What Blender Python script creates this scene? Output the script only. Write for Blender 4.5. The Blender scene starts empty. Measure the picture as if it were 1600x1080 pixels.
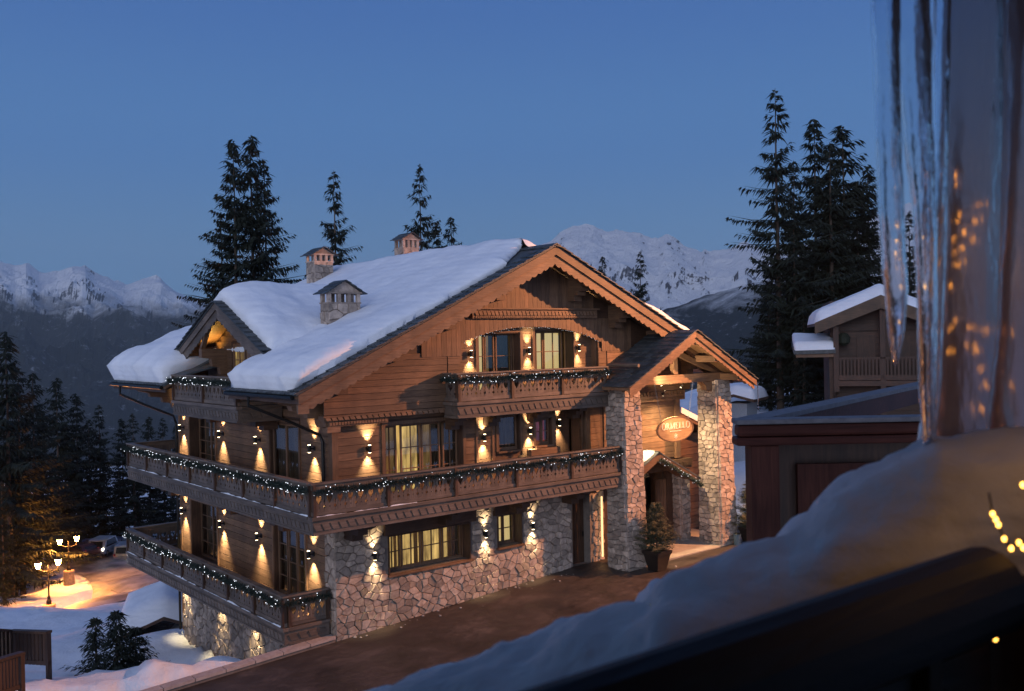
import bpy, bmesh, math, random
from mathutils import Vector, Matrix, noise
from mathutils.geometry import tessellate_polygon
R = math.radians
rnd = random.Random(7)
SC = bpy.context.scene
FLOOD = 32000
HAZE = 4.0e-5
SCON = 15.0

# ------------------------------------------------------------------ camera
CAM = Vector((-14.281, -26.184, 10.5))
F_PX, PITCH, ROLL, YAW = 1492.9, R(-0.4234), R(-1.1307), R(39.3705)
cy, sy = math.cos(YAW), math.sin(YAW)
_F, _R, _U = Vector((sy, cy, 0)), Vector((cy, -sy, 0)), Vector((0, 0, 1))
_F2 = _F*math.cos(PITCH)+_U*math.sin(PITCH)
_U2 = _U*math.cos(PITCH)-_F*math.sin(PITCH)
_R3 = _R*math.cos(ROLL)+_U2*math.sin(ROLL)
_U3 = _U2*math.cos(ROLL)-_R*math.sin(ROLL)
cam_data = bpy.data.cameras.new('camera')
cam = bpy.data.objects.new('camera', cam_data)
SC.collection.objects.link(cam)
cam.matrix_world = Matrix(((_R3.x, _U3.x, -_F2.x, CAM.x), (_R3.y, _U3.y, -_F2.y, CAM.y),
                           (_R3.z, _U3.z, -_F2.z, CAM.z), (0, 0, 0, 1)))
cam_data.sensor_width = 36.0
cam_data.lens = F_PX/1600*36
cam_data.clip_start = 0.05
cam_data.clip_end = 60000
cam_data.dof.use_dof = True
cam_data.dof.focus_distance = 31
cam_data.dof.aperture_fstop = 6.0
SC.camera = cam

def at(px, py, d):
    """world point seen at photo position (px, py) of the 1600x1080 frame, d metres deep"""
    return CAM+(_R3*((px-800)/F_PX)-_U3*((py-540)/F_PX)+_F2)*d

def on_z(px, py, z):
    d = _R3*((px-800)/F_PX)-_U3*((py-540)/F_PX)+_F2
    return CAM+d*((z-CAM.z)/d.z)

# ------------------------------------------------------------------ sky, afterglow, exposure
world = bpy.data.worlds.new("World")
SC.world = world
world.use_nodes = True
nt = world.node_tree
nt.nodes.clear()
out = nt.nodes.new('ShaderNodeOutputWorld')
bg = nt.nodes.new('ShaderNodeBackground')
sky = nt.nodes.new('ShaderNodeTexSky')
sky.sky_type = 'NISHITA'
sky.sun_disc = False
SUN_AZ = R(236)
sky.sun_elevation = R(-3.0)
sky.sun_rotation = SUN_AZ
sky.air_density = 1.0
sky.dust_density = 0.4
sky.ozone_density = 3.0
bg.inputs['Strength'].default_value = 0.1
nt.links.new(sky.outputs[0], bg.inputs['Color'])
# blue-hour gradient added over the (almost spent) twilight of the sky model
tcw = nt.nodes.new('ShaderNodeTexCoord')
sep = nt.nodes.new('ShaderNodeSeparateXYZ')
nt.links.new(tcw.outputs['Generated'], sep.inputs[0])
ramp = nt.nodes.new('ShaderNodeValToRGB')
ramp.color_ramp.interpolation = 'EASE'
els = ramp.color_ramp.elements
els[0].position = 0.46; els[0].color = (.035, .06, .11, 1)
els[1].position = 1.0; els[1].color = (.04, .085, .25, 1)
for p_, c_ in ((.5, (.104, .212, .385)), (.545, (.094, .215, .415)), (.60, (.068, .180, .415)), (.68, (.048, .135, .375))):
    q_ = els.new(p_); q_.color = (*c_, 1)
mz = nt.nodes.new('ShaderNodeMath'); mz.operation = 'MULTIPLY_ADD'; mz.inputs[1].default_value = .5; mz.inputs[2].default_value = .5
nt.links.new(sep.outputs['Z'], mz.inputs[0]); nt.links.new(mz.outputs[0], ramp.inputs['Fac'])
# the western side, behind the camera, still carries the afterglow
dotn = nt.nodes.new('ShaderNodeVectorMath'); dotn.operation = 'DOT_PRODUCT'
dotn.inputs[1].default_value = (math.sin(SUN_AZ), math.cos(SUN_AZ), 0.12)
nt.links.new(tcw.outputs['Generated'], dotn.inputs[0])
mw_ = nt.nodes.new('ShaderNodeMapRange'); mw_.inputs['From Min'].default_value = 0.0; mw_.inputs['From Max'].default_value = 1.0
mw_.interpolation_type = 'SMOOTHSTEP'
nt.links.new(dotn.outputs['Value'], mw_.inputs['Value'])
mixw = nt.nodes.new('ShaderNodeMix'); mixw.data_type = 'RGBA'
mixw.inputs[7].default_value = (.46, .50, .68, 1)
nt.links.new(mw_.outputs[0], mixw.inputs[0]); nt.links.new(ramp.outputs[0], mixw.inputs[6])
bg2 = nt.nodes.new('ShaderNodeBackground'); bg2.inputs['Strength'].default_value = 1.10
nt.links.new(mixw.outputs[2], bg2.inputs['Color'])
addw = nt.nodes.new('ShaderNodeAddShader')
nt.links.new(bg.outputs[0], addw.inputs[0]); nt.links.new(bg2.outputs[0], addw.inputs[1])
nt.links.new(addw.outputs[0], out.inputs['Surface'])

sun_d = bpy.data.lights.new('afterglow_sun', 'SUN')
sun_d.energy = 0.62
sun_d.angle = R(18)
sun_d.color = (.80, .86, 1.0)
sun = bpy.data.objects.new('afterglow_sun', sun_d)
SC.collection.objects.link(sun)
sun.rotation_euler = Vector((math.sin(SUN_AZ), math.cos(SUN_AZ), 0.19)).to_track_quat('Z', 'Y').to_euler()

SC.view_settings.view_transform = 'Standard'
SC.view_settings.look = 'None'
SC.view_settings.exposure = 0.0
SC.view_settings.gamma = 1.0
SC.view_settings.use_curve_mapping = False
SC.render.engine = 'CYCLES'
SC.cycles.use_denoising = True
SC.cycles.use_light_tree = True
SC.cycles.max_bounces = 8
SC.cycles.diffuse_bounces = 3
SC.cycles.glossy_bounces = 3
SC.cycles.transmission_bounces = 8
SC.cycles.transparent_max_bounces = 12
SC.cycles.volume_bounces = 0
SC.cycles.caustics_reflective = False
SC.cycles.caustics_refractive = False
SC.cycles.sample_clamp_indirect = 2.0

# ------------------------------------------------------------------ helpers
COL = SC.collection
FO = {}   # build-frame origin of every object

def tag(o, label=None, cat=None, group=None, kind=None):
    if label: o['label'] = label
    if cat: o['category'] = cat
    if group: o['group'] = group
    if kind: o['kind'] = kind
    return o

def empty(name, loc, label=None, cat=None, group=None, parent=None):
    o = bpy.data.objects.new(name, None)
    o.empty_display_size = 0.3
    COL.objects.link(o)
    loc = Vector(loc)
    FO[o] = loc
    if parent:
        o.parent = parent
        o.location = loc-FO[parent]
    else:
        o.location = loc
    return tag(o, label, cat, group)

class MB:
    def __init__(s):
        s.v = []; s.f = []; s.smooth = False
    def quad(s, a, b, c, d):
        n = len(s.v); s.v += [tuple(a), tuple(b), tuple(c), tuple(d)]; s.f.append((n, n+1, n+2, n+3)); return s
    def tri(s, a, b, c):
        n = len(s.v); s.v += [tuple(a), tuple(b), tuple(c)]; s.f.append((n, n+1, n+2)); return s
    def box(s, x0, x1, y0, y1, z0, z1):
        if x0 > x1: x0, x1 = x1, x0
        if y0 > y1: y0, y1 = y1, y0
        if z0 > z1: z0, z1 = z1, z0
        n = len(s.v)
        s.v += [(x0, y0, z0), (x1, y0, z0), (x1, y1, z0), (x0, y1, z0), (x0, y0, z1), (x1, y0, z1), (x1, y1, z1), (x0, y1, z1)]
        for q in ((0, 3, 2, 1), (4, 5, 6, 7), (0, 1, 5, 4), (1, 2, 6, 5), (2, 3, 7, 6), (3, 0, 4, 7)):
            s.f.append(tuple(n+i for i in q))
        return s
    def hexa(s, p):   # 8 points, same order as box
        n = len(s.v); s.v += [tuple(q) for q in p]
        for q in ((0, 3, 2, 1), (4, 5, 6, 7), (0, 1, 5, 4), (1, 2, 6, 5), (2, 3, 7, 6), (3, 0, 4, 7)):
            s.f.append(tuple(n+i for i in q))
        return s
    def prism(s, poly, a, b, axis):
        """poly of 2D points; axis 'y': (x,z) extruded over y a..b; 'x': (y,z) over x; 'z': (x,y) over z"""
        def P(p, t):
            return (p[0], t, p[1]) if axis == 'y' else ((t, p[0], p[1]) if axis == 'x' else (p[0], p[1], t))
        n = len(s.v); m = len(poly)
        s.v += [P(p, a) for p in poly]+[P(p, b) for p in poly]
        tr = tessellate_polygon([[Vector((p[0], p[1], 0)) for p in poly]])
        for t in tr:
            s.f.append((n+t[0], n+t[1], n+t[2])); s.f.append((n+m+t[2], n+m+t[1], n+m+t[0]))
        for i in range(m):
            j = (i+1) % m
            s.f.append((n+i, n+j, n+m+j, n+m+i))
        return s
    def tube(s, pts, r, k=8, cap=True):
        pts = [Vector(p) for p in pts]
        rr = r if isinstance(r, (list, tuple)) else [r]*len(pts)
        n0 = len(s.v); up = None
        for i, p in enumerate(pts):
            t = (pts[min(i+1, len(pts)-1)]-pts[max(i-1, 0)]).normalized()
            if up is None:
                up = Vector((0, 0, 1)) if abs(t.z) < .9 else Vector((1, 0, 0))
            x = up.cross(t)
            if x.length < 1e-5: x = Vector((1, 0, 0)).cross(t)
            x.normalize(); y = t.cross(x); up = y
            for j in range(k):
                a = 2*math.pi*j/k
                s.v.append(tuple(p+x*(math.cos(a)*rr[i])+y*(math.sin(a)*rr[i])))
        for i in range(len(pts)-1):
            for j in range(k):
                a = n0+i*k+j; b = n0+i*k+(j+1) % k
                s.f.append((a, b, b+k, a+k))
        if cap:
            s.f.append(tuple(n0+j for j in range(k))[::-1])
            s.f.append(tuple(n0+(len(pts)-1)*k+j for j in range(k)))
        return s
    def ball(s, c, r, sub=0, sz=1.0):
        t = [(1, 0, 0), (-1, 0, 0), (0, 1, 0), (0, -1, 0), (0, 0, 1), (0, 0, -1)]
        f = [(0, 2, 4), (2, 1, 4), (1, 3, 4), (3, 0, 4), (2, 0, 5), (1, 2, 5), (3, 1, 5), (0, 3, 5)]
        vs = [Vector(q) for q in t]; fs = f
        for _ in range(sub):
            nf = []; mp = {}
            def mid(a, b):
                key = (min(a, b), max(a, b))
                if key not in mp:
                    vs.append(((vs[a]+vs[b])/2).normalized()); mp[key] = len(vs)-1
                return mp[key]
            for a, b, c2 in fs:
                ab, bc, ca = mid(a, b), mid(b, c2), mid(c2, a)
                nf += [(a, ab, ca), (ab, b, bc), (ca, bc, c2), (ab, bc, ca)]
            fs = nf
        n = len(s.v)
        s.v += [(c[0]+v.x*r, c[1]+v.y*r, c[2]+v.z*r*sz) for v in vs]
        s.f += [tuple(n+i for i in q) for q in fs]
        return s
    def lathe(s, c, prof, k=12):
        n = len(s.v)
        for r, z in prof:
            for j in range(k):
                a = 2*math.pi*j/k
                s.v.append((c[0]+math.cos(a)*r, c[1]+math.sin(a)*r, c[2]+z))
        for i in range(len(prof)-1):
            for j in range(k):
                a = n+i*k+j; b = n+i*k+(j+1) % k
                s.f.append((a, b, b+k, a+k))
        s.f.append(tuple(n+j for j in range(k))[::-1]); s.f.append(tuple(n+(len(prof)-1)*k+j for j in range(k)))
        return s
    def mesh(s, name, mat, org=None):
        org = Vector(org) if org is not None else Vector((0, 0, 0))
        me = bpy.data.meshes.new(name)
        me.from_pydata([(v[0]-org.x, v[1]-org.y, v[2]-org.z) for v in s.v], [], s.f)
        if s.smooth:
            me.polygons.foreach_set('use_smooth', [True]*len(me.polygons))
        if mat: me.materials.append(mat)
        me.update()
        return me
    def build(s, name, mat, parent=None, label=None, cat=None, group=None, kind=None, bevel=0):
        xs = [v[0] for v in s.v]; ys = [v[1] for v in s.v]; zs = [v[2] for v in s.v]
        c = Vector(((min(xs)+max(xs))/2, (min(ys)+max(ys))/2, min(zs)))
        o = bpy.data.objects.new(name, s.mesh(name, mat, c))
        COL.objects.link(o)
        FO[o] = c
        if parent:
            o.parent = parent; o.location = c-FO[parent]
        else:
            o.location = c
        if bevel:
            b = o.modifiers.new('bevel', 'BEVEL'); b.width = bevel; b.segments = 2; b.limit_method = 'ANGLE'
        return tag(o, label, cat, group, kind)

def inst(name, me, parent, loc, rot=(0, 0, 0), **kw):
    o = bpy.data.objects.new(name, me)
    COL.objects.link(o)
    loc = Vector(loc); FO[o] = loc
    o.location = loc-(FO[parent] if parent else Vector((0, 0, 0)))
    o.rotation_euler = rot
    if parent: o.parent = parent
    return tag(o, **kw)

def copy_tree(o, parent=None):
    c = o.copy(); COL.objects.link(c); c.parent = parent
    for ch in list(o.children): copy_tree(ch, c)
    return c

def spot(name, loc, aim, watt, col, ang, blend=0.6, rad=0.03, parent=None):
    d = bpy.data.lights.new(name, 'SPOT')
    d.energy = watt; d.color = col; d.spot_size = R(ang); d.spot_blend = blend; d.shadow_soft_size = rad
    o = bpy.data.objects.new(name, d); COL.objects.link(o)
    loc = Vector(loc)
    o.rotation_euler = (loc-Vector(aim)).to_track_quat('Z', 'Y').to_euler()
    o.location = loc-(FO[parent] if parent else Vector((0, 0, 0)))
    if parent: o.parent = parent
    return o

def point(name, loc, watt, col, rad=0.1, parent=None):
    d = bpy.data.lights.new(name, 'POINT')
    d.energy = watt; d.color = col; d.shadow_soft_size = rad
    o = bpy.data.objects.new(name, d); COL.objects.link(o)
    o.location = Vector(loc)-(FO[parent] if parent else Vector((0, 0, 0)))
    if parent: o.parent = parent
    return o

# ------------------------------------------------------------------ materials
def newmat(name):
    m = bpy.data.materials.new(name); m.use_nodes = True
    n = m.node_tree; b = n.nodes['Principled BSDF']
    return m, n, b
def L(n, a, b): n.links.new(a, b)

def mat_wood(name, c1, c2, axis='x', rough=.6, scale=6, bump=.35, objrand=.25, weather=0):
    m, n, b = newmat(name)
    tc = n.nodes.new('ShaderNodeTexCoord'); mp = n.nodes.new('ShaderNodeMapping')
    st = {'x': (.12, 1.6, 1.6), 'y': (1.6, .12, 1.6), 'z': (1.6, 1.6, .12)}[axis]
    mp.inputs['Scale'].default_value = [q*scale for q in st]
    oi = n.nodes.new('ShaderNodeObjectInfo')
    cb = n.nodes.new('ShaderNodeCombineXYZ')
    mu = n.nodes.new('ShaderNodeMath'); mu.operation = 'MULTIPLY'; mu.inputs[1].default_value = 37
    L(n, oi.outputs['Random'], mu.inputs[0])
    for i in range(3): L(n, mu.outputs[0], cb.inputs[i])
    L(n, cb.outputs[0], mp.inputs['Location'])
    L(n, tc.outputs['Object'], mp.inputs['Vector'])
    t = n.nodes.new('ShaderNodeTexNoise'); t.inputs['Scale'].default_value = 3; t.inputs['Detail'].default_value = 6
    t.inputs['Distortion'].default_value = .8
    L(n, mp.outputs[0], t.inputs['Vector'])
    cr = n.nodes.new('ShaderNodeValToRGB')
    cr.color_ramp.elements[0].position = .3; cr.color_ramp.elements[1].position = .7
    cr.color_ramp.elements[0].color = (*c2, 1); cr.color_ramp.elements[1].color = (*c1, 1)
    L(n, t.outputs['Fac'], cr.inputs['Fac'])
    hv = n.nodes.new('ShaderNodeHueSaturation')
    ma = n.nodes.new('ShaderNodeMapRange'); ma.inputs['To Min'].default_value = 1-objrand; ma.inputs['To Max'].default_value = 1+objrand
    L(n, oi.outputs['Random'], ma.inputs['Value']); L(n, ma.outputs[0], hv.inputs['Value'])
    L(n, cr.outputs[0], hv.inputs['Color'])
    # broad weathering blotches
    t2 = n.nodes.new('ShaderNodeTexNoise'); t2.inputs['Scale'].default_value = 1.3; t2.inputs['Detail'].default_value = 3
    L(n, tc.outputs['Object'], t2.inputs['Vector'])
    mx = n.nodes.new('ShaderNodeMix'); mx.data_type = 'RGBA'; mx.blend_type = 'MULTIPLY'
    mr = n.nodes.new('ShaderNodeMapRange'); mr.inputs['From Min'].default_value = .35; mr.inputs['From Max'].default_value = .65
    mr.inputs['To Min'].default_value = .65; mr.inputs['To Max'].default_value = 1.1
    L(n, t2.outputs['Fac'], mr.inputs['Value'])
    mx.inputs[0].default_value = 1
    L(n, hv.outputs[0], mx.inputs[6])
    cbb = n.nodes.new('ShaderNodeCombineColor')
    for i in range(3): L(n, mr.outputs[0], cbb.inputs[i])
    L(n, cbb.outputs[0], mx.inputs[7])
    L(n, mx.outputs[2], b.inputs['Base Color'])
    b.inputs['Roughness'].default_value = rough
    bp = n.nodes.new('ShaderNodeBump'); bp.inputs['Strength'].default_value = bump; bp.inputs['Distance'].default_value = .01
    L(n, t.outputs['Fac'], bp.inputs['Height']); L(n, bp.outputs[0], b.inputs['Normal'])
    return m

def mat_rock(name, cols, scale=5, rough=.85, bump=.6, objrand=.35, dist=.03):
    m, n, b = newmat(name)
    tc = n.nodes.new('ShaderNodeTexCoord')
    oi = n.nodes.new('ShaderNodeObjectInfo')
    ad = n.nodes.new('ShaderNodeVectorMath'); ad.operation = 'ADD'
    sc = n.nodes.new('ShaderNodeVectorMath'); sc.operation = 'SCALE'; sc.inputs['Scale'].default_value = 1.0
    L(n, oi.outputs['Location'], sc.inputs[0])
    L(n, tc.outputs['Object'], ad.inputs[0]); L(n, sc.outputs[0], ad.inputs[1])
    t = n.nodes.new('ShaderNodeTexNoise'); t.inputs['Scale'].default_value = scale; t.inputs['Detail'].default_value = 8
    t.inputs['Roughness'].default_value = .65
    L(n, ad.outputs[0], t.inputs['Vector'])
    cr = n.nodes.new('ShaderNodeValToRGB'); e = cr.color_ramp.elements
    e[0].position = .3; e[0].color = (*cols[0], 1); e[1].position = .72; e[1].color = (*cols[-1], 1)
    if len(cols) == 3:
        q = e.new(.5); q.color = (*cols[1], 1)
    L(n, t.outputs['Fac'], cr.inputs['Fac'])
    hv = n.nodes.new('ShaderNodeHueSaturation')
    ma = n.nodes.new('ShaderNodeMapRange'); ma.inputs['To Min'].default_value = 1-objrand; ma.inputs['To Max'].default_value = 1+objrand
    L(n, oi.outputs['Random'], ma.inputs['Value']); L(n, ma.outputs[0], hv.inputs['Value'])
    L(n, cr.outputs[0], hv.inputs['Color']); L(n, hv.outputs[0], b.inputs['Base Color'])
    b.inputs['Roughness'].default_value = rough
    bp = n.nodes.new('ShaderNodeBump'); bp.inputs['Strength'].default_value = bump; bp.inputs['Distance'].default_value = dist
    L(n, t.outputs['Fac'], bp.inputs['Height']); L(n, bp.outputs[0], b.inputs['Normal'])
    return m

def mat_plain(name, c, rough=.6, metal=0, bump=0, scale=20):
    m, n, b = newmat(name)
    tc = n.nodes.new('ShaderNodeTexCoord')
    t = n.nodes.new('ShaderNodeTexNoise'); t.inputs['Scale'].default_value = scale; t.inputs['Detail'].default_value = 4
    L(n, tc.outputs['Object'], t.inputs['Vector'])
    cr = n.nodes.new('ShaderNodeValToRGB'); e = cr.color_ramp.elements
    e[0].position = .3; e[0].color = (*[q*.75 for q in c], 1); e[1].position = .7; e[1].color = (*[min(1, q*1.15) for q in c], 1)
    L(n, t.outputs['Fac'], cr.inputs['Fac']); L(n, cr.outputs[0], b.inputs['Base Color'])
    b.inputs['Roughness'].default_value = rough; b.inputs['Metallic'].default_value = metal
    if bump:
        bp = n.nodes.new('ShaderNodeBump'); bp.inputs['Strength'].default_value = bump; bp.inputs['Distance'].default_value = .02
        L(n, t.outputs['Fac'], bp.inputs['Height']); L(n, bp.outputs[0], b.inputs['Normal'])
    return m

def mat_emit(name, c, s, sample=True):
    m, n, b = newmat(name)
    b.inputs['Base Color'].default_value = (*[q*.5 for q in c], 1)
    b.inputs['Emission Color'].default_value = (*c, 1); b.inputs['Emission Strength'].default_value = s
    if not sample: m.cycles.emission_sampling = 'NONE'
    return m

def mat_snow(name, scale=1.0, bump=.5, col=(.82, .85, .9), dist=.08, dirt=0):
    m, n, b = newmat(name)
    tc = n.nodes.new('ShaderNodeTexCoord')
    t = n.nodes.new('ShaderNodeTexNoise'); t.inputs['Scale'].default_value = 1.2*scale; t.inputs['Detail'].default_value = 8
    t.inputs['Roughness'].default_value = .6
    t2 = n.nodes.new('ShaderNodeTexNoise'); t2.inputs['Scale'].default_value = 30*scale; t2.inputs['Detail'].default_value = 3
    L(n, tc.outputs['Object'], t.inputs['Vector']); L(n, tc.outputs['Object'], t2.inputs['Vector'])
    ad = n.nodes.new('ShaderNodeMath'); ad.operation = 'MULTIPLY_ADD'; ad.inputs[1].default_value = .06
    L(n, t2.outputs['Fac'], ad.inputs[0]); L(n, t.outputs['Fac'], ad.inputs[2])
    wv = n.nodes.new('ShaderNodeTexWave'); wv.bands_direction = 'Z'; wv.inputs['Scale'].default_value = 1.6*scale
    wv.inputs['Distortion'].default_value = 3.5; wv.inputs['Detail'].default_value = 4; wv.inputs['Detail Scale'].default_value = 1.6
    L(n, tc.outputs['Object'], wv.inputs['Vector'])
    ad2 = n.nodes.new('ShaderNodeMath'); ad2.operation = 'MULTIPLY_ADD'; ad2.inputs[1].default_value = .16
    L(n, wv.outputs['Fac'], ad2.inputs[0]); L(n, ad.outputs[0], ad2.inputs[2])
    bp = n.nodes.new('ShaderNodeBump'); bp.inputs['Strength'].default_value = bump; bp.inputs['Distance'].default_value = dist
    L(n, ad2.outputs[0], bp.inputs['Height']); L(n, bp.outputs[0], b.inputs['Normal'])
    cr = n.nodes.new('ShaderNodeValToRGB'); e = cr.color_ramp.elements
    k = 1-dirt
    e[0].position = .3; e[0].color = (*[q*.9*k for q in col], 1); e[1].position = .6; e[1].color = (*col, 1)
    L(n, t.outputs['Fac'], cr.inputs['Fac']); L(n, cr.outputs[0], b.inputs['Base Color'])
    b.inputs['Roughness'].default_value = .75
    b.inputs['Specular IOR Level'].default_value = .3
    return m

def mat_glass(name, tint=(.9, .95, 1), refl=.12):
    m, n, b = newmat(name)
    n.nodes.remove(b)
    o = n.nodes['Material Output']
    tr = n.nodes.new('ShaderNodeBsdfTransparent'); tr.inputs[0].default_value = (*tint, 1)
    gl = n.nodes.new('ShaderNodeBsdfGlossy'); gl.inputs['Roughness'].default_value = .03
    fr = n.nodes.new('ShaderNodeFresnel'); fr.inputs['IOR'].default_value = 1.45
    mx = n.nodes.new('ShaderNodeMixShader')
    ad = n.nodes.new('ShaderNodeMath'); ad.operation = 'ADD'; ad.inputs[1].default_value = refl; ad.use_clamp = True
    tc = n.nodes.new('ShaderNodeTexCoord'); nz = n.nodes.new('ShaderNodeTexNoise'); nz.inputs['Scale'].default_value = 2.5
    bp = n.nodes.new('ShaderNodeBump'); bp.inputs['Strength'].default_value = .06
    L(n, tc.outputs['Object'], nz.inputs['Vector']); L(n, nz.outputs['Fac'], bp.inputs['Height']); L(n, bp.outputs[0], gl.inputs['Normal'])
    L(n, fr.outputs[0], ad.inputs[0]); L(n, ad.outputs[0], mx.inputs[0])
    L(n, tr.outputs[0], mx.inputs[1]); L(n, gl.outputs[0], mx.inputs[2]); L(n, mx.outputs[0], o.inputs['Surface'])
    return m

M = {}
for ax in 'xyz':
    M['wood_'+ax] = mat_wood('larch_wood_'+ax, (.225, .125, .068), (.115, .061, .034), ax)
    M['dark_'+ax] = mat_wood('dark_wood_'+ax, (.10, .05, .027), (.045, .022, .013), ax)
    M['grey_'+ax] = mat_wood('weathered_wood_'+ax, (.185, .138, .108), (.098, .074, .060), ax)
M['stone'] = mat_rock('granite_stone', [(.20, .155, .13), (.36, .285, .235), (.52, .42, .34)])
M['mortar'] = mat_rock('mortar', [(.13, .105, .09), (.23, .19, .165)], objrand=.05)
M['slate'] = mat_rock('slate', [(.028, .034, .038), (.075, .085, .09)], scale=7, rough=.6, bump=.4, objrand=.4)
M['snow'] = mat_snow('snow')
M['snow_far'] = mat_snow('ground_snow', .35, .8, dist=.3, dirt=.12)
M['metal'] = mat_plain('black_metal', (.018, .017, .016), .45, .6)
M['pot'] = mat_plain('dark_planter', (.03, .022, .018), .4, .2)
M['glass'] = mat_glass('window_glass')
M['needle'] = mat_plain('spruce_needles', (.014, .021, .012), .8, scale=3)
M['needle_dry'] = mat_plain('fir_needles_brown', (.09, .085, .045), .8, scale=6)
M['bark'] = mat_rock('bark', [(.05, .035, .025), (.12, .085, .06)], scale=9)
M['lampglow'] = mat_emit('sconce_glass', (1, .78, .45), 12, False)
M['bulb'] = mat_emit('fairy_bulb', (.86, .92, 1.0), 3.2, False)
# ------------------------------------------------------------------ mountains
def mat_mountain(name, rock, forest, z_lo, z_hi, snow_amt, fscale=.004):
    m, n, b = newmat(name)
    g = n.nodes.new('ShaderNodeNewGeometry')
    sp = n.nodes.new('ShaderNodeSeparateXYZ'); L(n, g.outputs['Position'], sp.inputs[0])
    sn = n.nodes.new('ShaderNodeSeparateXYZ'); L(n, g.outputs['Normal'], sn.inputs[0])
    t = n.nodes.new('ShaderNodeTexNoise'); t.inputs['Scale'].default_value = fscale; t.inputs['Detail'].default_value = 12
    t.inputs['Roughness'].default_value = .68; t.inputs['Distortion'].default_value = .6
    L(n, g.outputs['Position'], t.inputs['Vector'])
    t2 = n.nodes.new('ShaderNodeTexNoise'); t2.inputs['Scale'].default_value = fscale*7; t2.inputs['Detail'].default_value = 10
    t2.inputs['Roughness'].default_value = .75
    L(n, g.outputs['Position'], t2.inputs['Vector'])
    # snow against rock: slope + noise
    a1 = n.nodes.new('ShaderNodeMath'); a1.operation = 'MULTIPLY_ADD'; a1.inputs[1].default_value = .9; L(n, t2.outputs['Fac'], a1.inputs[0]); L(n, sn.outputs['Z'], a1.inputs[2])
    r1 = n.nodes.new('ShaderNodeMapRange'); r1.inputs['From Min'].default_value = snow_amt; r1.inputs['From Max'].default_value = snow_amt+.07
    L(n, a1.outputs[0], r1.inputs['Value'])
    m1 = n.nodes.new('ShaderNodeMix'); m1.data_type = 'RGBA'
    m1.inputs[6].default_value = (*rock, 1); m1.inputs[7].default_value = (.84, .85, .87, 1)
    L(n, r1.outputs[0], m1.inputs[0])
    # forest below a ragged tree line
    a2 = n.nodes.new('ShaderNodeMath'); a2.operation = 'MULTIPLY_ADD'; a2.inputs[1].default_value = (z_hi-z_lo)*3.2
    L(n, t.outputs['Fac'], a2.inputs[0]); L(n, sp.outputs['Z'], a2.inputs[2])
    off = (z_hi-z_lo)*1.6
    r2 = n.nodes.new('ShaderNodeMapRange'); r2.inputs['From Min'].default_value = z_lo+off; r2.inputs['From Max'].default_value = z_hi+off
    L(n, a2.outputs[0], r2.inputs['Value'])
    a3 = n.nodes.new('ShaderNodeMath'); a3.operation = 'MULTIPLY_ADD'; a3.inputs[1].default_value = .55; a3.use_clamp = True
    r3 = n.nodes.new('ShaderNodeMapRange'); r3.inputs['From Min'].default_value = .57; r3.inputs['From Max'].default_value = .72
    L(n, t2.outputs['Fac'], r3.inputs['Value']); L(n, r3.outputs[0], a3.inputs[0]); L(n, r2.outputs[0], a3.inputs[2])
    m2 = n.nodes.new('ShaderNodeMix'); m2.data_type = 'RGBA'; m2.inputs[6].default_value = (*forest, 1)
    L(n, a3.outputs[0], m2.inputs[0]); L(n, m1.outputs[2], m2.inputs[7])
    L(n, m2.outputs[2], b.inputs['Base Color'])
    b.inputs['Roughness'].default_value = .9; b.inputs['Specular IOR Level'].default_value = .1
    bp = n.nodes.new('ShaderNodeBump'); bp.inputs['Strength'].default_value = .9; bp.inputs['Distance'].default_value = 22
    L(n, t2.outputs['Fac'], bp.inputs['Height']); L(n, bp.outputs[0], b.inputs['Normal'])
    return m

def interp(pts, x):
    if x <= pts[0][0]: return pts[0][1]
    for (a, ya), (b_, yb) in zip(pts, pts[1:]):
        if x <= b_: return ya+(yb-ya)*(x-a)/(b_-a)
    return pts[-1][1]

def mountain(name, sky_pts, D, x0, x1, nc, nr, zbase, near, mat, seed, amp, label, jag=6, power=1.25):
    V = []; Fc = []
    rows = [i/nr*1.12 for i in range(nr+1)]
    for i in range(nc+1):
        px = x0+(x1-x0)*i/nc
        py = interp(sky_pts, px)
        d = (at(px, py, 1)-CAM)
        h = math.hypot(d.x, d.y); ux, uy = d.x/h, d.y/h; el = d.z/h
        for t in rows:
            wob = noise.noise(Vector((px*.006, seed, t*.6)))*.10*D*(1 if t < 1 else 1)
            rr = D*(near+(1-near)*t)+wob*(t if t < 1 else 1)*.6
            X, Y = CAM.x+ux*rr, CAM.y+uy*rr
            top = CAM.z+el*(D+wob*.6)
            if t <= 1:
                z = zbase+(top-zbase)*(t**power)
                w = min(1, (1-t)*4)*min(1, t*3)
            else:
                z = top-(t-1)*(top-zbase)*2.2
                w = .4
            p = Vector((X, Y, 0))*.0011+Vector((seed, 0, 0))
            rdg = noise.ridged_multi_fractal(p, .9, 2.1, 6, 1.0, 2.0)-1.1
            fine = noise.fractal(p*9, .7, 2.0, 5)
            z += amp*rdg*w+jag*fine*(1.0 if t > .9 else .8)*2
            V.append((X, Y, z))
    k = len(rows)
    for i in range(nc):
        for j in range(k-1):
            a = i*k+j
            Fc.append((a, a+k, a+k+1, a+1))
    mb = MB(); mb.v = V; mb.f = Fc; mb.smooth = False
    return mb.build(name, mat, label=label, cat='mountain', kind='structure')

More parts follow.
